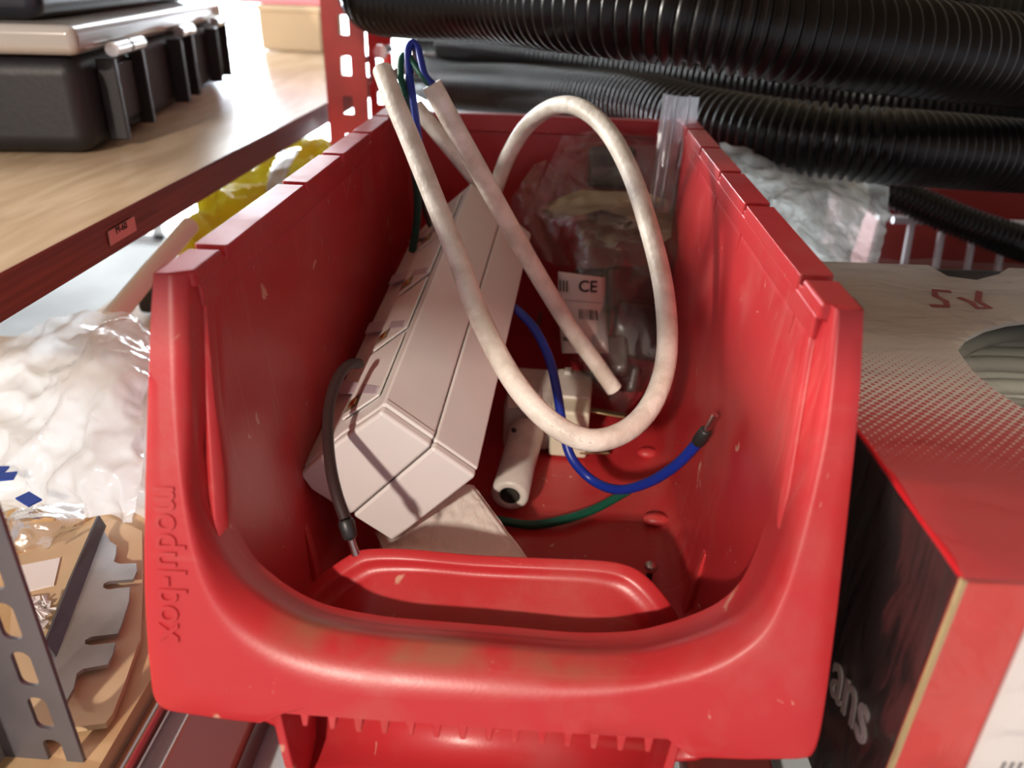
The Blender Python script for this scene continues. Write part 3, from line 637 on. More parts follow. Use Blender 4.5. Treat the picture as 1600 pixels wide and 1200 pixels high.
# ================================================================== CABLE CARTON (right)
cr_ = Vector((.1140, -.0575, 0)); rz = math.radians(2.6); Rz = Matrix.Rotation(rz, 4, 'Z')
TX = Matrix.Translation(cr_) @ Rz; INV = TX.inverted(); H = .117; BW = .24; BD_ = .232
ctn = bpy.data.objects.new('cable_carton', None); COL.objects.link(ctn); ctn.location = cr_
tag(ctn, 'shrink-wrapped red, black and white carton of grey cable right of the bin', 'carton')
def lp(x, y, **k): q = INV @ P(x, y, **k); return q
def cbuild(m, name, material, parent=None, **k): return m.build(name, material, parent or ctn, xf=TX, **k)
def carton_mat():
    m = mat('carton_print', (.6, .02, .02), rough=.4, coat=.3); nt = m.node_tree; N = nt.nodes.new; L = nt.links.new; b = nt.nodes['Principled BSDF']
    tc = N('ShaderNodeTexCoord'); sx = N('ShaderNodeSeparateXYZ'); L(tc.outputs['Object'], sx.inputs[0])
    def mth(op, a, b_=None, c=None):
        k = N('ShaderNodeMath'); k.operation = op
        for i, q in enumerate((a, b_, c)):
            if q is None: continue
            if isinstance(q, (int, float)): k.inputs[i].default_value = q
            else: L(q, k.inputs[i])
        return k.outputs[0]
    S_ = 1 / .0025
    # print rotated 4 degrees; lattice diagonal
    u = mth('MULTIPLY', mth('ADD', sx.outputs[0], sx.outputs[1]), S_ * .7071 / 1.0); v = mth('MULTIPLY', mth('SUBTRACT', sx.outputs[0], sx.outputs[1]), S_ * .7071)
    fu = mth('SUBTRACT', mth('FRACT', u), .5); fv = mth('SUBTRACT', mth('FRACT', v), .5)
    dist = mth('SQRT', mth('ADD', mth('MULTIPLY', fu, fu), mth('MULTIPLY', fv, fv)))
    n = N('ShaderNodeMapRange'); n.inputs['From Min'].default_value = .140; n.inputs['From Max'].default_value = .045; n.inputs['To Min'].default_value = .0; n.inputs['To Max'].default_value = .74
    yy = mth('ADD', sx.outputs[1], mth('MULTIPLY', sx.outputs[0], .12)); L(yy, n.inputs['Value'])
    mask = N('ShaderNodeMapRange'); mask.inputs['From Min'].default_value = -.06; mask.inputs['From Max'].default_value = .06; L(mth('SUBTRACT', n.outputs[0], dist), mask.inputs['Value'])
    mx = N('ShaderNodeMix'); mx.data_type = 'RGBA'; mx.inputs[6].default_value = (.90, .86, .80, 1); mx.inputs[7].default_value = (.62, .014, .022, 1)
    L(mask.outputs[0], mx.inputs[0]); L(mx.outputs[2], b.inputs['Base Color']); return m
CPR = carton_mat(); CRED = mat('carton_red', (.62, .035, .025), rough=.35, vary=.12, vscale=25, coat=.3); CBLK = mat('carton_black', (.020, .014, .014), rough=.3, coat=.3); KR = mat('carton_raw_edge', (.42, .32, .16), rough=.8)
# top panel outline, in carton coordinates
nt_ = [lp(x, y, Z=H) for x, y in ((1448, 412), (1470, 424), (1512, 428), (1548, 420), (1562, 410))]
nb = [(min(p.x, BW - .01), p.y) for p in nt_]; yb = BD_
outer = [(0, 0), (BW, 0), (BW, yb), (nb[4][0], yb), (nb[3][0], yb - .010), (nb[2][0], yb - .020), (nb[1][0], yb - .016), (nb[0][0], yb), (0, yb)]
hp_ = [lp(x, y, Z=H) for x, y in ((1496, 547), (1510, 528), (1540, 513), (1575, 504), (1610, 500))]
hb_ = [lp(x, y, Z=H) for x, y in ((1620, 648), (1585, 630), (1550, 606), (1520, 580))]
hl = [(p.x, p.y) for p in hp_] ; hl2 = [(p.x, p.y) for p in hb_]
mxx = min(.2, max(hl[-1][0], hl2[0][0]) + .05)
hole = hl + [(mxx - .012, hl[-1][1] - .004), (mxx, (hl[-1][1] + hl2[0][1]) / 2), (mxx - .010, hl2[0][1] + .004)] + hl2
cbuild(MB().prism(outer, [hole], lambda u, v: Vector((u, v, H - .0018)), lambda u, v: Vector((u, v, H))), 'top_panel', CPR)
# left side (black), front (red with label), others
def wave(m, amp=.0): return m
cbuild(MB().b2((0, .002, 0), (.0018, yb, H - .0018)), 'left_panel', CBLK)
cbuild(MB().b2((0, 0, 0), (BW, .0018, H - .0004)), 'front_panel', CRED)
cbuild(MB().b2((0, yb - .0018, 0), (BW, yb, H - .0018)), 'back_panel', CBLK)
cbuild(MB().b2((BW - .0018, 0, 0), (BW, yb, H - .0018)), 'right_panel', CBLK)
cbuild(MB().b2((.002, .002, .0003), (BW - .002, yb - .002, .002)), 'bottom_panel', KR)
cbuild(MB().b2((-.0003, -.0003, .0), (.0009, .0010, H - .001)), 'raw_corner', KR)
# red wedge where the printed top folds over the left side
# white label on the front
def fpt(x, y):
    r = INV.to_3x3() @ ray(x, y); c = INV @ CAM; return c + r * ((-.0006 - c.y) / r.y)
la = [fpt(x, y) for x, y in ((1600, 985), (1512, 1200))]
top_l = (fpt(1600, 985).x, fpt(1600, 985).z); bot_l = (fpt(1512, 1200).x, fpt(1512, 1200).z)
x_l = (top_l[0] + bot_l[0]) / 2
cbuild(MB().prism([(bot_l[0], bot_l[1] - .02), (BW - .03, bot_l[1] - .02), (BW - .03, top_l[1] + .012), (top_l[0], top_l[1] + .008)], [], lambda u, v: Vector((u, -.0003, v)), lambda u, v: Vector((u, -.0012, v))), 'white_label', PAPER)
lb = MB()
for j in range(14):
    u = bot_l[0] + .008 + j * .0022; lb.b2((u, -.0016, bot_l[1] - .015), (u + .0009, -.0013, bot_l[1] + .004))
cbuild(lb, 'label_print', mat('grey_ink', (.25, .25, .25), rough=.6))
# lettering on the black side: 'ans'
def spt(x, y):
    r = INV.to_3x3() @ ray(x, y); c = INV @ CAM; return c + r * ((-.0003 - c.x) / r.x)
a_ = TX @ spt(1296, 1078); b__ = TX @ spt(1366, 1196); LW = (b__ - a_).length; print('LW', LW)
text_obj('ans', LW / 1.62 / .8, 'lettering', mat('lettering_pale', (.85, .78, .76), rough=.5), ctn, a_ , b__ - a_, Vector((0, 0, 1)), .0003, sx=.80, bold=.0003)
# red marks printed on the top
def stroke(px, wd=.0028):
    pts = [TX.inverted() @ P(x, y, Z=H + .0004) for x, y in px]; m = MB(); rows = [[], []]
    for i, p in enumerate(pts):
        t = (pts[min(i + 1, len(pts) - 1)] - pts[max(i - 1, 0)]).normalized(); s = Vector((-t.y, t.x, 0)) * wd / 2
        rows[0].append(p + s); rows[1].append(p - s)
    m.grid(rows); return cbuild(m, 'printed_mark', mat('mark_red', (.45, .05, .06), rough=.5), solid=.0002)
stroke([(1486, 455), (1460, 453), (1462, 462), (1478, 470), (1480, 478), (1454, 477)])
stroke([(1530, 455), (1528, 470), (1546, 480), (1528, 481), (1518, 472), (1498, 464)])
# cable coil inside
coil_c = INV @ P(1640, 575, Z=.09)
cm = MB(); path = []
cc0 = Vector((min(coil_c.x, .125), .118, 0))
GREYC = mat('grey_cable', (.42, .43, .38), rough=.4)
for lay in range(7):
    for rr in range(3):
        R0 = .092 - rr * .009; zz = .010 + lay * .0125
        loop = [cc0 + Vector((R0 * math.cos(a), R0 * math.sin(a) * 1.0, zz + .002 * math.sin(a * 2 + lay + rr))) for a in [2 * math.pi * k / 40 for k in range(41)]]
        cm.tube(loop, .0042, 8, cap=False)
for lay, (ra, ph) in enumerate(((.080, .3), (.070, 1.1), (.088, .7))):
    loop = [cc0 + Vector((ra * math.cos(a) + .008 * lay, ra * math.sin(a), .100 + .005 * math.sin(a + ph))) for a in [2 * math.pi * k / 40 for k in range(41)]]
    cm.tube(loop, .0042, 8, cap=False)
tag(cm.build('cable_coil', GREYC, xf=TX, smooth=True), 'coil of thin grey cable seen through the oval opening of the carton', 'cable coil')
# shrink film over top, left and front
def wrap(u, v):
    """u 0..1 across (left side -> top -> ), v 0..1 back to front over edge"""
rows = []
nu, nv = 44, 64
for j in range(nv + 1):
    t = j / nv; r = []
    for i in range(nu + 1):
        x = -.0014 + (BW + .003) * i / nu
        if t < .62: y = yb + .001 - (yb + .0025) * (t / .62); z = H + .0014
        else: y = -.0022; z = H + .0014 - (H - .004) * ((t - .62) / .38)
        nz = abs(noise.noise(Vector((x * 34 + y * 22, y * 60 + z * 50, z * 30)))) * .0034
        nz2 = abs(noise.noise(Vector((x * 90, y * 40, z * 60 + 4)))) * .0012
        if t < .62: z += nz + nz2
        else: y -= nz + nz2
        r.append(Vector((x, y, z)))
    rows.append(r)
fm = MB().grid(rows)
def inhole(p, poly):
    c = False; j = len(poly) - 1
    for i in range(len(poly)):
        if (poly[i][1] > p.y) != (poly[j][1] > p.y) and p.x < (poly[j][0] - poly[i][0]) * (p.y - poly[i][1]) / (poly[j][1] - poly[i][1]) + poly[i][0]: c = not c
        j = i
    return c
fm.f = [f for f in fm.f if not (fm.v[f[0]].z > H and inhole(sum((fm.v[i] for i in f), Vector()) / 4, hole))]
cbuild(fm, 'shrink_film', SHRINK, smooth=True)
rows = []
for j in range(41):
    z = H + .001 - (H - .003) * j / 40; r = []
    for i in range(51):
        y = yb - (yb + .002) * i / 50
        nz = abs(noise.noise(Vector((y * 46 + z * 30, z * 26 - y * 18, 7)))) * .0042 + abs(noise.noise(Vector((y * 120 + z * 30, z * 30, 2)))) * .0012
        fade = 1 if y < .04 else .25
        r.append(Vector((-.0012 - nz * fade, y, z)))
    rows.append(r)
cbuild(MB().grid(rows), 'side_film', film('side_shrink_film', col=(.65, .6, .6), opac=.03, gloss=.6, bump=1.0, bscale=22, rough=.10, stretch=(1, 2.2, .6)), smooth=True)

# ================================================================== CONDUITS
def conduit(label, pts, r, pitch, n=28, amp=.075):
    path = resample(spline([D(*p) for p in pts], 20), pitch / 4)
    f = lambda i: r * (1 + (amp if i % 4 in (0, 1) else -amp))
    return tag(MB().tube(path, f, n).build('corrugated_conduit', COND, smooth=False, bevel=0), label, 'conduit', 'black conduit coils behind the bin')
def smooth_all(o):
    for p in o.data.polygons: p.use_smooth = True
    return o
big = conduit('thick black corrugated conduit, highest and nearest, crossing the top of the view', [(660, -90, .66), (590, -58, .62), (582, -8, .60), (640, 2, .57), (760, 2, .52), (900, 10, .455), (1040, 22, .425), (1180, 42, .418), (1320, 62, .425), (1460, 80, .44), (1600, 100, .47), (1760, 130, .52), (2000, 180, .62)], .0240, .0072, 36)
conduit('black corrugated conduit just above the bubble wrap, second from the top', [(668, 122, .90), (710, 135, .84), (800, 140, .78), (900, 150, .70), (1000, 163, .63), (1100, 190, .57), (1220, 212, .53), (1350, 226, .51), (1480, 236, .515), (1620, 246, .535), (1760, 250, .57), (1980, 300, .68)], .0225, .0062)
conduit('shadowed black corrugated conduit squeezed between the two brighter ones', [(700, 75, .92), (850, 92, .86), (1000, 112, .80), (1150, 130, .74), (1300, 150, .70), (1450, 165, .68), (1620, 180, .68), (1900, 215, .72)], .024, .0062)
conduit('thin black corrugated conduit slanting down to the right above the carton', [(1240, 225, .66), (1330, 270, .65), (1400, 302, .63), (1480, 338, .62), (1560, 368, .61), (1640, 396, .61), (1740, 430, .61), (1830, 452, .63)], .0125, .0040, 20)
conduit('added black corrugated conduit farthest back, darkening the gap above the bin', [(660, 40, 1.0), (760, 42, .98), (900, 60, .95), (1100, 80, .92), (1300, 95, .88), (1620, 120, .88)], .030, .0075)  # extra loop added so the depth behind reads black
conduit('added black corrugated conduit at the very top right, darkening the gap behind the thick one', [(900, -80, .75), (1100, -50, .70), (1300, -10, .66), (1450, 10, .64), (1640, 40, .64)], .024, .007)  # another extra loop, added to darken the corner behind
for o in bpy.data.objects:
    if o.name.startswith('corrugated_conduit'): smooth_all(o)

# bubble wrap
bwf = [[D(1120, 222, .52), D(1210, 238, .53), D(1300, 262, .54), D(1392, 290, .54)],
       [D(1150, 270, .50), D(1220, 290, .50), D(1300, 305, .51), D(1388, 330, .53)],
       [D(1200, 330, .485), D(1250, 345, .485), D(1320, 355, .50), D(1378, 370, .52)],
       [D(1240, 390, .475), D(1280, 400, .475), D(1330, 405, .49), D(1372, 415, .51)],
       [D(1260, 440, .47), D(1290, 450, .47), D(1330, 455, .48), D(1365, 460, .50)]]
bw_ = tag(MB().grid(sheet(bwf, 16, 16, .0028, 60, 3, .0012)).build('bubble_wrap', FILMB, smooth=True), 'crumpled greyish bubble wrap between the bin and black conduits', 'bubble wrap')
bwb = [[p + Vector((.004, .05, -.01)) for p in r] for r in bwf]
MB().grid(sheet(bwb, 10, 10, .004, 50, 6, .001)).build('rear_layer', FILMB, bw_, smooth=True)

# red crate and wire basket behind the carton
CY = .465
rc = thing('red_crate', 'dull red crate standing behind the white wire basket at right', 'crate', (.40, .56, -.017))
q0 = P(1375, 345, Y=CY); q1 = P(1620, 350, Y=CY)
CRM = mat('crate_red', (.34, .03, .018), rough=.5)
MB().b2((q0.x, CY, .0), (q1.x + .20, CY + .006, q0.z)).build('front_side', CRM, rc, bevel=.001)
MB().b2((q0.x, CY, .0), (q0.x + .006, CY + .14, q0.z)).build('left_side', CRM, rc); MB().b2((q0.x, CY + .134, .0), (q1.x + .2, CY + .14, q0.z)).build('back_side', CRM, rc); MB().b2((q0.x, CY, .0), (q1.x + .2, CY + .14, .004)).build('bottom', CRM, rc)
MB().b2((q0.x - .002, CY - .002, q0.z), (q1.x + .2, CY + .008, q0.z + .004)).build('lip', mat('crate_lip', (.6, .5, .5), rough=.4), rc, bevel=.001)
wk = thing('wire_basket', 'white wire basket front with slanting bars before the red crate', 'wire basket', (.36, .44, -.02))
WW = mat('white_wire', (.72, .68, .70), rough=.4)
for x0, x1 in ((1425, 1408), (1474, 1458), (1524, 1507), (1570, 1556), (1618, 1606)):
    MB().tube([P(x0, 346, Y=.448), P(x1, 440, Y=.440)], .0028, 10).build('bar', WW, wk, smooth=True)
MB().tube([P(1395, 344, Y=.449), P(1640, 352, Y=.449)], .0028, 10).build('top_wire', WW, wk, smooth=True)
MB().tube([P(1385, 442, Y=.440), P(1640, 452, Y=.440)], .0028, 10).build('bottom_wire', WW, wk, smooth=True)
tag(MB().b2((.30, .36, .0), (.60, .425, .026)).build('grey_tray', mat('dark_grey_tray', (.10, .09, .10), rough=.5), bevel=.002), 'low dark grey tray between carton and wire basket', 'tray')
# bright packets far right
for (x, y, wd, ht, col, lab_, rt_) in ((1500, 312, .05, .05, (.45, .60, .85), 'pale blue packet far behind the thin conduit', .3), (1560, 320, .06, .05, (.80, .82, .62), 'pale yellow packet at the far right behind the thin conduit', -.25), (1590, 300, .08, .04, (.80, .62, .70), 'pinkish packet at the far right edge under the conduits', .2), (1410, 328, .06, .02, (.65, .75, .80), 'light blue packet lying on the red crate left of the thin conduit', .1)):
    c = P(x, y, Y=.78)
    tag(MB().box(c, (wd, .03, ht), Matrix.Rotation(rt_, 3, 'Y')).build('packet', mat('packet_' + lab_.split()[0], col, rough=.4), bevel=.004), lab_, 'packet', 'packets on the far shelf')

# ================================================================== RED PERFORATED POSTS
def post(label, y, xl, xr, z0, z1, holes, hw, hh, th, material, name='perforated_post', depth=.03, group=None):
    r = thing(name, label, 'post', ((xl + xr) / 2, y, z0), group)
    hs = [[(cx_ - hw / 2, cz_ - hh / 2), (cx_ + hw / 2, cz_ - hh / 2), (cx_ + hw / 2, cz_ + hh / 2), (cx_ - hw / 2, cz_ + hh / 2)] for cx_, cz_ in holes]
    MB().prism([(xl, z0), (xr, z0), (xr, z1), (xl, z1)], hs, lambda u, v: Vector((u, y, v)), lambda u, v: Vector((u, y + th, v))).build('front_flange', material, r)
    MB().b2((xl, y + th, z0), (xl + th, y + depth, z1)).build('side_flange', material, r)
    return r
py_ = .50; xl = P(507, 100, Y=py_).x; xr = P(572, 100, Y=py_).x
hc = [P(540, y, Y=py_) for y in (40, 103, 165)]
pit = (hc[0].z - hc[2].z) / 2
post('near red perforated steel post behind the bin\'s back left corner', py_, xl, xr, -.4, .62, [(hc[1].x, hc[1].z + pit * k) for k in range(-5, 11)], .0088, .0150, .002, REDP)
py2 = .60; xl2 = P(575, 100, Y=py2).x; xr2 = P(613, 100, Y=py2).x
h2 = P(591, 95, Y=py2); post('second red perforated post, right of and behind the first', py2, xl2, xr2, -.4, .62, [(h2.x, h2.z + .032 * k) for k in range(-6, 10)], .008, .016, .002, mat('brighter_red_steel', (.6, .02, .02), rough=.4))
for (x, y, d, lab_) in ((566, 95, .74, 'upper shiny bolt between the two red posts'), (566, 130, .72, 'lower shiny bolt between the two red posts'), (598, 80, .70, 'long pale pin hooked in the second red post')):
    c = D(x, y, d); b1 = thing('bolt', lab_, 'bolt', c)
    MB().tube([c + Vector((0, -.004, 0)), c + Vector((0, .03, 0))], .0035, 10).build('shank', STEEL, b1, smooth=True)
    MB().tube([c + Vector((0, -.009, 0)), c + Vector((0, -.004, 0))], .0065, 6).build('head', STEEL, b1)

# ================================================================== UPPER-LEFT BOARD AND CASES
ub = thing('plywood_shelf', 'raised plywood shelf with brown edge at upper left under the black case', 'shelf', (-.5, .5, .112))
MB().b2((-.86, .03, .1125), (-.2008, 1.22, .1295)).build('board', PLYT, ub)
MB().b2((-.2008, .03, .112), (-.2000, 1.22, .1297)).build('edge_band', PLYE, ub)
q = [P(x, y, X=-.1994) for x, y in ((168, 362), (208, 338), (212, 360), (172, 384))]
st = MB().add(q + [v + Vector((.0006, 0, 0)) for v in q], [(0, 1, 2, 3), (7, 6, 5, 4), (0, 4, 5, 1), (1, 5, 6, 2), (2, 6, 7, 3), (3, 7, 4, 0)])
stk = st.build('price_sticker', mat('pinkish_sticker', (.62, .42, .40), rough=.6), ub)
o_ = P(182, 366, X=-.1985); text_obj('M-60', .0052, 'print', INK, stk, o_, Vector((0, 1, 0)), Vector((0, 0, 1)), .0001)
# case
ca_ang = math.radians(10.5); c0 = P(150, 243, Z=.13)
CT = Matrix.Translation(Vector((c0.x, c0.y, .1302))) @ Matrix.Rotation(ca_ang, 4, 'Z')
case = thing('tool_case', 'black plastic organiser case with grey lid on the raised plywood shelf', 'case', (c0.x - .12, c0.y + .2, .1302))
def cs(m, name, mt, **k): return m.build(name, mt, case, xf=CT, **k)
CW, CDp, CH = .30, .40, .0575
cs(MB().b2((-CW, 0, 0), (0, CDp, CH)), 'body', CASEB, bevel=.012, seg=4)
cs(MB().b2((-CW - .004, -.004, CH), (.004, CDp + .004, CH + .017)), 'lid', CASEL, bevel=.006, seg=3)
for y0, y1 in ((.035, .095), (.20, .24), (.335, .385)):
    cs(MB().b2((.0, y0 - .006, .004), (.012, y0, CH - .004)), 'rib', CASEB, bevel=.001); cs(MB().b2((.0, y1, .004), (.010, y1 + .006, CH - .004)), 'rib', CASEB, bevel=.001)
    cs(MB().b2((.0, y0, .012), (.0035, y1, CH - .010)), 'latch', mat('latch_black', (.006, .006, .007), rough=.5), bevel=.001)
    cs(MB().tube([Vector((.010, y0, CH + .001)), Vector((.010, (y0 + y1) / 2 - .002, CH + .001))], .0045, 10), 'hinge_pin', STEEL, smooth=True)
    cs(MB().tube([Vector((.010, (y0 + y1) / 2 + .002, CH + .001)), Vector((.010, y1, CH + .001))], .0045, 10), 'hinge_pin', STEEL, smooth=True)
c2b = thing('tool_case', 'second black case stacked on the grey lid, cut off by the top edge', 'case', (c0.x - .15, c0.y + .22, .1302 + CH + .0172))
MB().b2((-CW, .02, CH + .0172), (-.022, CDp, CH + .075)).build('body', mat('dark_blue_black', (.012, .013, .02), rough=.3), c2b, bevel=.010, seg=3, xf=CT)
MB().b2((-CW - .002, .016, CH + .0755), (-.018, CDp + .004, CH + .095)).build('lid', CASEB, c2b, bevel=.005, xf=CT)
# beige and pink boxes at the far end of the board
bxb = thing('beige_box', 'blurred beige box on the far end of the raised shelf', 'box', (-.36, 1.0, .1302))
y_ = 1.0; A1 = P(408, 72, Y=y_); A2 = P(503, 72, Y=y_)
MB().b2((A1.x, y_, .1302), (A2.x, y_ + .12, .1302 + .052)).build('carton', mat('beige_card', (.60, .46, .30), rough=.7), bxb, bevel=.002)
MB().b2((A1.x - .002, y_ - .002, .1302 + .052), (A2.x + .002, y_ + .122, .1302 + .060)).build('lid', mat('beige_lid', (.68, .55, .38), rough=.7), bxb, bevel=.002)
tag(MB().b2((A1.x - .03, y_ + .01, .1302 + .0605), (A2.x + .0, y_ + .12, .1302 + .11)).build('pink_box', mat('pink_card', (.80, .28, .33), rough=.6), bevel=.002), 'blurred pink box on top of the beige box at the far shelf end', 'box')

# ================================================================== THINGS UNDER THE BOARD (left)
# yellow cloth
yc = [[P(520, 222, Y=.72), P(512, 250, Y=.62), P(500, 275, Y=.56)],
      [P(455, 228, Y=.66), P(450, 262, Y=.56), P(450, 300, Y=.50)],
      [P(400, 262, Y=.58), P(405, 285, Y=.50), P(400, 330, Y=.44)],
      [P(350, 290, Y=.50), P(345, 320, Y=.44), P(345, 365, Y=.38)],
      [P(322, 310, Y=.44), P(312, 345, Y=.38), P(305, 395, Y=.33)],
      [P(300, 335, Y=.40), P(285, 370, Y=.35), P(275, 410, Y=.29)]]
yl = tag(MB().grid(sheet(yc, 14, 14, .012, 34, 4, .004)).build('hi_vis_cloth', YEL, smooth=True, solid=.0008), 'crumpled bright yellow hi-vis cloth between shelf edge and bin', 'cloth')
MB().grid(sheet([[P(415, 300, Y=.45), P(440, 292, Y=.46)], [P(425, 262, Y=.50), P(455, 256, Y=.51)], [P(440, 235, Y=.56), P(470, 232, Y=.57)]], 10, 8, .002, 60, 2)).build('reflective_band', mat('grey_reflective', (.5, .5, .55), rough=.25, metal=.5), yl, smooth=True, solid=.0006)
# white tube
ra, rb = P(180, 492, Y=.20), P(296, 352, Y=.30)
tag(MB().tube([ra + (ra - rb) * .05, ra.lerp(rb, .5), rb], .0062, 14).build('white_tube', mat('white_tube_plastic', (.95, .98, .96), rough=.2, coat=.5), smooth=True), 'straight white plastic tube lying slantwise beside the bin\'s left wall', 'tube')
dk = tag(MB().b2((-.30, .33, .0), (-.235, .42, .022)).build('black_block', mat('black_block_mat', (.02, .02, .02), rough=.5), bevel=.003), 'small black block under the shelf edge behind the white tube', 'block')
# white paper sheet at the back-left, lit by the window
# big milky plastic bag
pb_ = [[P(-40, 520, Z=.055), P(60, 510, Z=.062), P(130, 488, Z=.070), P(190, 492, Z=.070), P(236, 510, Z=.055)],
       [P(-40, 590, Z=.050), P(50, 580, Z=.055), P(110, 545, Z=.066), P(175, 540, Z=.068), P(232, 570, Z=.055)],
       [P(-40, 650, Z=.035), P(50, 640, Z=.045), P(110, 620, Z=.055), P(180, 620, Z=.058), P(226, 640, Z=.050)],
       [P(-40, 720, Z=.025), P(50, 700, Z=.035), P(110, 690, Z=.042), P(180, 690, Z=.045), P(224, 700, Z=.04)],
       [P(-40, 770, Z=.012), P(50, 755, Z=.022), P(110, 752, Z=.030), P(175, 755, Z=.032), P(223, 765, Z=.03)],
       [P(-40, 810, Z=.004), P(40, 800, Z=.006), P(110, 800, Z=.012), P(170, 800, Z=.018), P(222, 812, Z=.018)]]
bg1 = tag(MB().grid(sheet(pb_, 16, 16, .006, 42, 11, .003)).build('plastic_bag', FILMW, smooth=True), 'large crumpled milky plastic bag left of the bin on the lower board', 'plastic bag')
MB().grid(sheet([[p + Vector((-.005, .012, -.012)) for p in r] for r in pb_], 10, 10, .006, 36, 21, .002)).build('inner_layer', FILMW, bg1, smooth=True)
bl = MB()
for x, y, a_ in ((5, 745, .3), (45, 780, -.5), (-8, 735, .1)):
    bl.box(P(x, y, Z=.030), (.010, .006, .0008), Matrix.Rotation(a_, 3, 'Z'))
bl.build('blue_print', mat('blue_ink', (.02, .08, .45), rough=.5), bg1)
# small clear bag lower-left with an orange-tan piece
sb = [[P(0, 790, Z=.012), P(60, 790, Z=.016), P(130, 792, Z=.010)], [P(0, 820, Z=.014), P(60, 820, Z=.020), P(130, 815, Z=.014)], [P(0, 860, Z=.006), P(50, 855, Z=.010), P(110, 835, Z=.006)]]
tag(MB().grid(sheet(sb, 12, 12, .003, 80, 3, .001)).build('clear_pouch', FILM, smooth=True), 'small clear pouch holding a tan piece on the cardboard at left', 'plastic bag')
tag(MB().box(P(50, 806, Z=.008), (.022, .010, .003), Matrix.Rotation(.3, 3, 'Z')).build('tan_tag', mat('tan_piece', (.62, .38, .14), rough=.6), bevel=.001), 'flat tan-orange piece inside the small clear pouch', 'tag')
# cardboard sheets
def plate(px, z, th, name, m, label=None, cat=None, parent=None, zf=None, bevel=0, group=None):
    pts = [P(x, y, Z=z) for x, y in px]; 
    zz = zf or (lambda v: z)
    mm = MB().prism([(p.x, p.y) for p in pts], [], lambda u, v: Vector((u, v, zz((u, v)) - th)), lambda u, v: Vector((u, v, zz((u, v)))))
    o = mm.build(name, m, parent, bevel=bevel)
    return tag(o, label, cat, group) if label else o
plate([(20, 870), (60, 858), (120, 830), (160, 806), (190, 815), (222, 830), (222, 905), (218, 1000), (192, 1075), (176, 1115), (165, 1130), (110, 1137), (60, 1150), (10, 1160)], .0035, .0025, 'cardboard_sheet', CARD, 'rounded tan cardboard sheet under the slotted metal bracket', 'cardboard')
plate([(-60, 900), (30, 860), (110, 825), (150, 800), (240, 790), (260, 700), (-60, 720)], .0008, .0016, 'cardboard_sheet', mat('cardboard_dark', (.55, .38, .21), rough=.8), 'wide brown cardboard sheet below the plastic bags', 'cardboard')
tag(plate([(28, 884), (94, 871), (84, 914), (42, 924)], .0042, .0005, 'paper_label', PAPER), 'blank white paper label on the cardboard beside the grey post', 'label')
sr = MB()
for k in range(26):
    c = P(48 + random.random() * 34, 935 + random.random() * 46, Z=.005 + random.random() * .004)
    sr.box(c, (.006, .0012, .0006), Matrix.Rotation(random.random() * 3, 3, 'Z') @ Matrix.Rotation(random.random() * .8, 3, 'X'))
tag(sr.build('paper_shreds', PAPER), 'small heap of white paper shreds beside the grey post', 'shreds', kind='stuff')
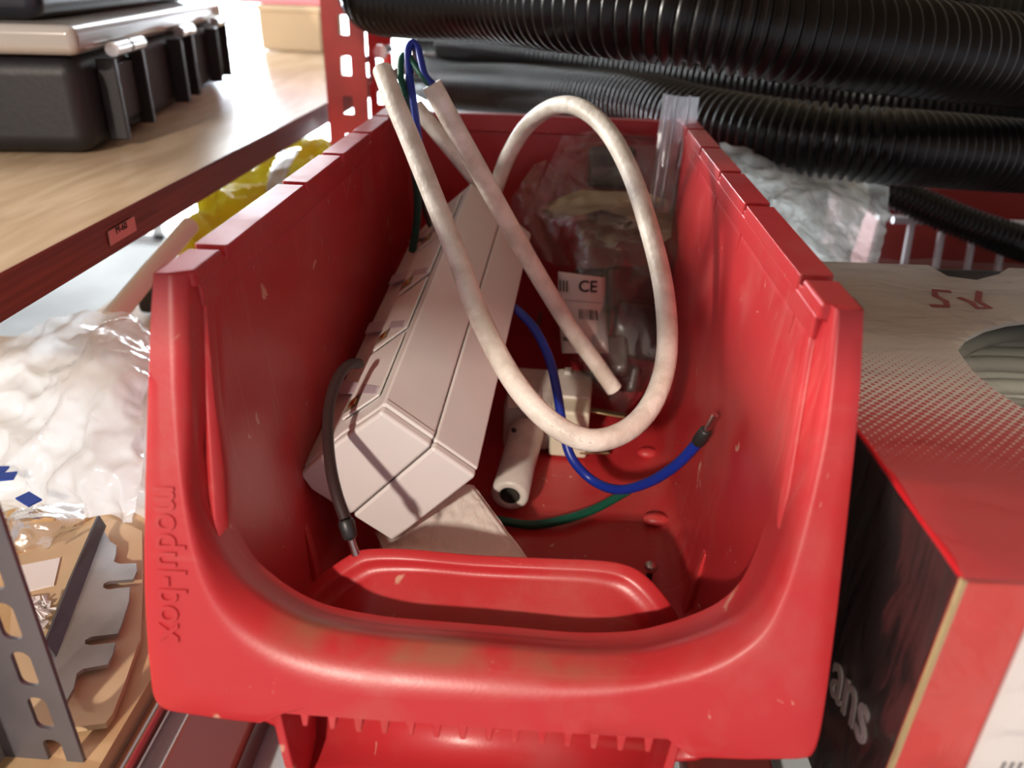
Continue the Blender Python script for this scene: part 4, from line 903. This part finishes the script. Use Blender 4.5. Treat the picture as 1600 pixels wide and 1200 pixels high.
# metal bracket : lying flange with slots + upright flange
br = thing('slotted_bracket', 'grey metal bracket with two slots lying on the cardboard sheet', 'bracket', P(150, 960, Z=.004))
bpx = [(160, 826), (168, 838), (172, 846), (182, 852), (181, 866), (178, 877), (186, 881), (213, 880), (214, 892), (208, 905), (170, 908), (162, 912), (161, 918), (168, 921), (203, 917), (201, 940), (190, 975), (184, 990), (142, 995), (133, 1000), (133, 1006), (142, 1008), (180, 1004), (176, 1022), (168, 1038), (130, 1045), (120, 1052), (115, 1075), (104, 1094), (90, 1068), (78, 1030), (120, 925)]
plate(bpx, .0075, .0016, 'flange', GALV, parent=br)
ln_ = [P(x, y, Z=.0070) for x, y in ((160, 826), (120, 925), (78, 1030), (100, 1092))]
up_ = Vector((-.006, .004, .016))
m_ = MB().add([P(162, 824, Z=.0066), P(124, 926, Z=.0066), P(84, 1030, Z=.0066), P(158, 822, Z=.0066) + Vector((-.001, 0, .0055)), P(116, 924, Z=.0066) + Vector((-.001, 0, .0060)), P(76, 1024, Z=.0066) + Vector((-.001, 0, .0055))], [(0, 1, 4, 3), (1, 2, 5, 4)])
m_.build('upright_flange', GALVD, br, solid=.0014)  # shading of the bend put into the dark steel colour
# grey perforated upright in the left foreground
gy = -.0405; gx = P(134, 1200, Y=gy).x; gp = thing('slotted_upright', 'grey galvanised shelving upright with oblong slots in the left foreground', 'upright', (gx - .014, gy, -.16))
def slot(cx_, cz_, w_=.0062, h_=.0150, r_=.0026):
    L = []
    for (qx, qz, a0) in ((w_ / 2 - r_, h_ / 2 - r_, 0), (-w_ / 2 + r_, h_ / 2 - r_, 90), (-w_ / 2 + r_, -h_ / 2 + r_, 180), (w_ / 2 - r_, -h_ / 2 + r_, 270)):
        for k in range(4):
            a = math.radians(a0 + k * 30); L.append((cx_ + qx + r_ * math.cos(a), cz_ + qz + r_ * math.sin(a)))
    return L
sl = [P(x, y, Y=gy) for x, y in ((10, 972), (38, 1047), (64, 1114), (88, 1180))]
dz = (sl[0].z - sl[3].z) / 3; sxm = sum(p.x for p in sl) / 4
GU = mat('upright_grey', (.15, .145, .165), rough=.42, metal=.35, vary=.2, vscale=30)
gw = .0285
MB().prism([(gx - gw, -.16), (gx, -.16), (gx, .115), (gx - gw, .115)], [slot(sxm, sl[0].z + dz * k) for k in range(-9, 4)], lambda u, v: Vector((u, gy, v)), lambda u, v: Vector((u, gy + .0016, v))).build('slotted_flange', GU, gp, bevel=.0003, seg=1)
MB().b2((gx - gw - .0008, gy - .022, -.16), (gx - gw + .0010, gy + .0016, .115)).build('side_flange', mat('upright_side', (.34, .32, .30), rough=.4, metal=.3), gp, bevel=.0006)
# unseen shelf added above the bin bay to keep the ceiling light off the back
us = thing('shade_shelf', 'unseen plywood shelf added close above the bin and conduits to shade them', 'shelf', (.2, .3, .329))
MB().b2((-.21, -.37, .329), (.9, .75, .346)).build('board', PLYT, us)
MB().b2((-.21, -.378, .327), (.9, -.3702, .348)).build('edge_rail', BRNP, us, bevel=.001)
